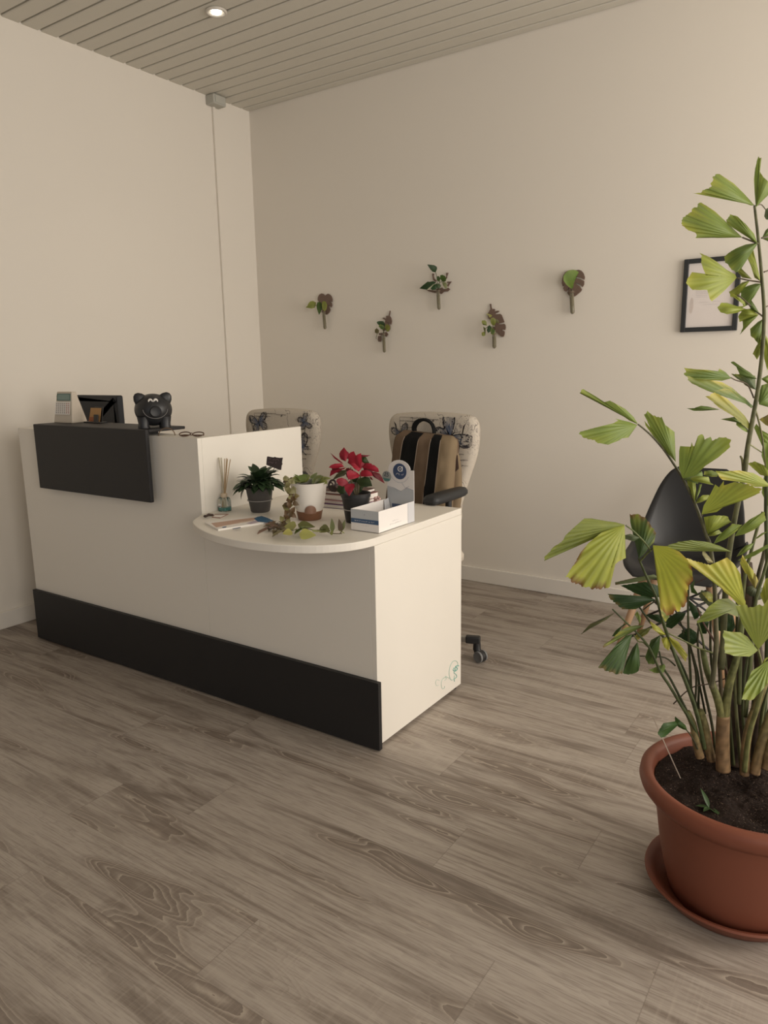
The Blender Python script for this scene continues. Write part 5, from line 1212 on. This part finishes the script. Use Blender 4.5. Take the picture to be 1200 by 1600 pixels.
# E: low dark fans at the left
frond([([(1093,1160),(1083,1133),(1062,1098),(1045,1070),(1032,1050),(1015,1013),(998,992),(983,977),(957,952)],.0045,.0016,-.02,-.08,(.06,.075,.03)),([(1075,1115),(1060,1085),(1047,1060),(1036,1042),(1030,1018)],.0035,.002,-.0,-.03,(.05,.06,.03)),
       ([(1015,1013),(1005,1004),(997,1002),(990,992)],.0018,.0013,-.05,-.08,stalkg),([(1055,1040),(1040,1028),(1020,1026),(1000,1025)],.002,.0015,.0,-.02,stalkd),([(1113,1020),(1090,1012),(1072,1003),(1045,990)],.0022,.0016,-.04,-.06,(.13,.14,.05))],
 [((1007,977.5),[(993,977),(978,980),(967,987),(955,1000),(943,1007),(943,1012),(955,1005),(972,993),(983,984)],-.06,-.12,(.10,.14,.04),YG,BR),
  ((975,975),[(984,972),(972,980),(962,995),(956,994),(963,984)],-.07,-.03,DK2,None,None),
  ((988,991),[(978,993),(963,1007),(950,1023),(935,1042),(948,1048),(962,1054),(972,1053),(975,1033),(978,1017),(982,1003)],-.08,-.14,DK2,(.055,.085,.02),(.15,.11,.035)),
  ((996,1003),[(988,1013),(978,1033),(973,1052),(982,1054),(997,1050),(1000,1040),(999,1017)],-.08,-.10,DK2,(.05,.09,.025),None),
  ((1043,993),[(1030,980),(1015,970),(1020,983),(1032,992)],-.06,-.08,YG,YL,None),((1043,993),[(1060,1003),(1074,1023),(1072,1035),(1060,1020),(1050,1007)],-.06,-.12,YG,YL,None),((1042,994),[(1033,998),(1038,1012),(1045,1017),(1048,1007)],-.06,-.09,YG,YL,None),
  ((1032,992),[(1017,1000),(1008,1027),(1013,1038),(1023,1038),(1030,1015)],-.03,-.03,DK2,GM,None),((1038,1037),[(1013,1047),(1025,1052),(1037,1051),(1040,1042)],-.02,-.04,GM,GR,None),
  ((1018,980),[(1000,984),(992,995),(996,1000),(1012,990)],-.05,-.05,(.16,.18,.05),YL,None),((1000,976),[(992,960),(996,955),(1002,966)],-.05,-.03,GR,None,None),
  ((1047,960),[(1031,945),(1034,962),(1040,972),(1044,966)],-.1,-.14,(.15,.19,.04),YL,None)])
# F: yellow frond in front at the right
frond([([(1163,1205),(1170,1150),(1183,1105),(1192,1065),(1190,1040),(1184,1015),(1175,980),(1165,948)],.006,.0022,-.08,-.24,(.15,.155,.06)),([(1190,1045),(1196,1030),(1204,1028)],.002,.0015,-.2,-.2,GL)],
 [((1165,948),[(1165,940),(1157,921),(1159,911),(1157,897),(1147,881),(1136,871),(1123,877),(1109,883),(1084,876),(1072,871),(1079,883),(1093,887),(1107,895),(1120,904),(1131,924),(1141,932),(1154,945)],-.24,-.32,(.38,.40,.065),YL,None),
  ((1155,948),[(1139,935),(1123,936),(1107,948),(1097,961),(1088,973),(1107,971),(1117,967),(1125,959),(1137,958),(1153,964)],-.23,-.27,(.19,.23,.05),GL,None),
  ((1185,1015),[(1173,997),(1160,975),(1149,947),(1167,945),(1169,949),(1180,947),(1187,943),(1192,948),(1200,935),(1214,950),(1206,990)],-.23,-.34,(.26,.31,.075),(.32,.36,.09),None),
  ((1184,1016),[(1168,995),(1157,988),(1140,987),(1131,985),(1129,992),(1132,999),(1133,1020),(1147,1025),(1171,1026),(1180,1020)],-.23,-.32,(.27,.33,.09),(.36,.40,.12),None),
  ((1203,1030),[(1190,1040),(1175,1048),(1165,1070),(1159,1093),(1175,1094),(1187,1083),(1200,1067),(1214,1050)],-.20,-.30,(.21,.28,.055),GL,None),
  ((1200,960),[(1188,930),(1196,905),(1210,900),(1214,930)],-.15,-.2,(.24,.27,.05),YG,None),
  ((1176,905),[(1164,895),(1156,880),(1160,866),(1168,880),(1178,893)],-.12,-.13,YG,YL,None),
  ((1180,920),[(1170,905),(1166,893),(1180,896),(1185,908)],-.1,-.1,(.3,.27,.08),YL,None)])
# G: bare stalks on the right and odd crossing twigs
frond([([(1188,1180),(1193,1140),(1199,1000),(1199,880),(1197,790),(1200,700)],.006,.004,.03,.0,(.06,.075,.03)),([(1165,1120),(1172,1040),(1180,945),(1192,900),(1203,860)],.005,.003,-.02,-.04,(.085,.10,.04)),([(1172,1060),(1178,960),(1184,905),(1193,868),(1200,830)],.0055,.004,.04,.05,(.10,.09,.055)),
       ([(1155,1100),(1158,980),(1164,900),(1172,868),(1182,830),(1192,800)],.0045,.003,-.01,-.03,(.10,.11,.045)),([(1152,1100),(1128,1030),(1115,1000),(1100,975),(1090,950)],.003,.002,.02,.03,(.11,.06,.045)),([(1052,1100),(1080,1075),(1110,1068),(1140,1058)],.0016,.0012,.03,.03,(.07,.045,.03)),([(1104,1047),(1098,1000),(1090,970)],.003,.002,-.02,-.02,stalkg),([(1128,1100),(1124,1040),(1120,980),(1122,930)],.005,.003,.03,.02,(.075,.06,.035)),([(1138,1195),(1126,1120),(1112,1040),(1110,980),(1112,930)],.0042,.0022,.05,.04,(.055,.06,.028)),([(1146,1195),(1138,1100),(1133,1030),(1127,960),(1140,880)],.0045,.0025,.04,.03,(.07,.075,.03)),([(1158,1200),(1150,1110),(1148,1040),(1152,960),(1150,900)],.0045,.003,.0,-.02,(.10,.10,.045)),([(1120,1190),(1112,1130),(1097,1060),(1090,1000),(1096,960)],.004,.002,.04,.04,(.05,.05,.025)),([(1104,1180),(1092,1110),(1090,1050),(1066,985)],.0035,.002,.05,.05,(.045,.055,.025)),([(1186,1200),(1190,1120),(1206,1040),(1214,960)],.005,.003,.02,.0,(.09,.10,.04)),([(1170,1190),(1160,1100),(1172,1010),(1196,950)],.004,.0025,.03,.0,(.06,.07,.03)),
       ([(1077,895),(1095,885),(1108,880)],.0018,.0012,.08,.08,(.05,.03,.025)),([(1084,912),(1100,905),(1110,900)],.0018,.0012,.08,.08,(.05,.03,.025))],
 [((1182,915),[(1168,906),(1166,930),(1180,940),(1192,935),(1196,920)],.05,.06,(.12,.14,.08),None,None),((1200,830),[(1186,840),(1176,845),(1190,833)],-.0,.02,GR,None,None)])
# H: small dark leaf by the rim, and sprout
frond([([(1090,1170),(1083,1155),(1078,1147),(1072,1140)],.002,.0014,-.03,-.04,stalkd)],
 [((1074,1141),[(1071,1133),(1060.5,1124),(1054.5,1119),(1054.5,1128.5),(1060,1136),(1068,1140)],-.04,-.05,DK2,None,None),((1062,1131),[(1054,1127),(1036.5,1130),(1027,1145),(1033.5,1153),(1039.5,1151),(1048.5,1137.5),(1056,1136)],-.05,-.09,(.05,.10,.03),None,None)])
ds=lambda u,v,z: depth(onp(u,v,2,z))
mb=MB(); c=onp(1108,1262,2,.290)
for k,(a,el,ln) in enumerate(((2.4,.9,.045),(3.4,.15,.03),(-.5,.1,.035),(4.4,.2,.025))):
    leaf3(mb,c,(math.cos(a)*math.cos(el),math.sin(a)*math.cos(el),math.sin(el)),(0,0,1),ln,.011,(.06,.11,.04),curl=.2)
mb.build('sprout',leaf_m,palm,smooth=True)
# thin skewer stuck in the soil
b0=onp(1063,1216,2,.285); dtop=depth(b0)-.02
tag(MB().tube([b0,at(1020,1120,dtop)],[.0016,.0012],8).build('wooden_skewer',mat('pale_skewer',(0.55,0.45,0.36),.7),loc=tuple(b0),smooth=True),'thin pale wooden skewer stuck in the soil of the terracotta pot','skewer')
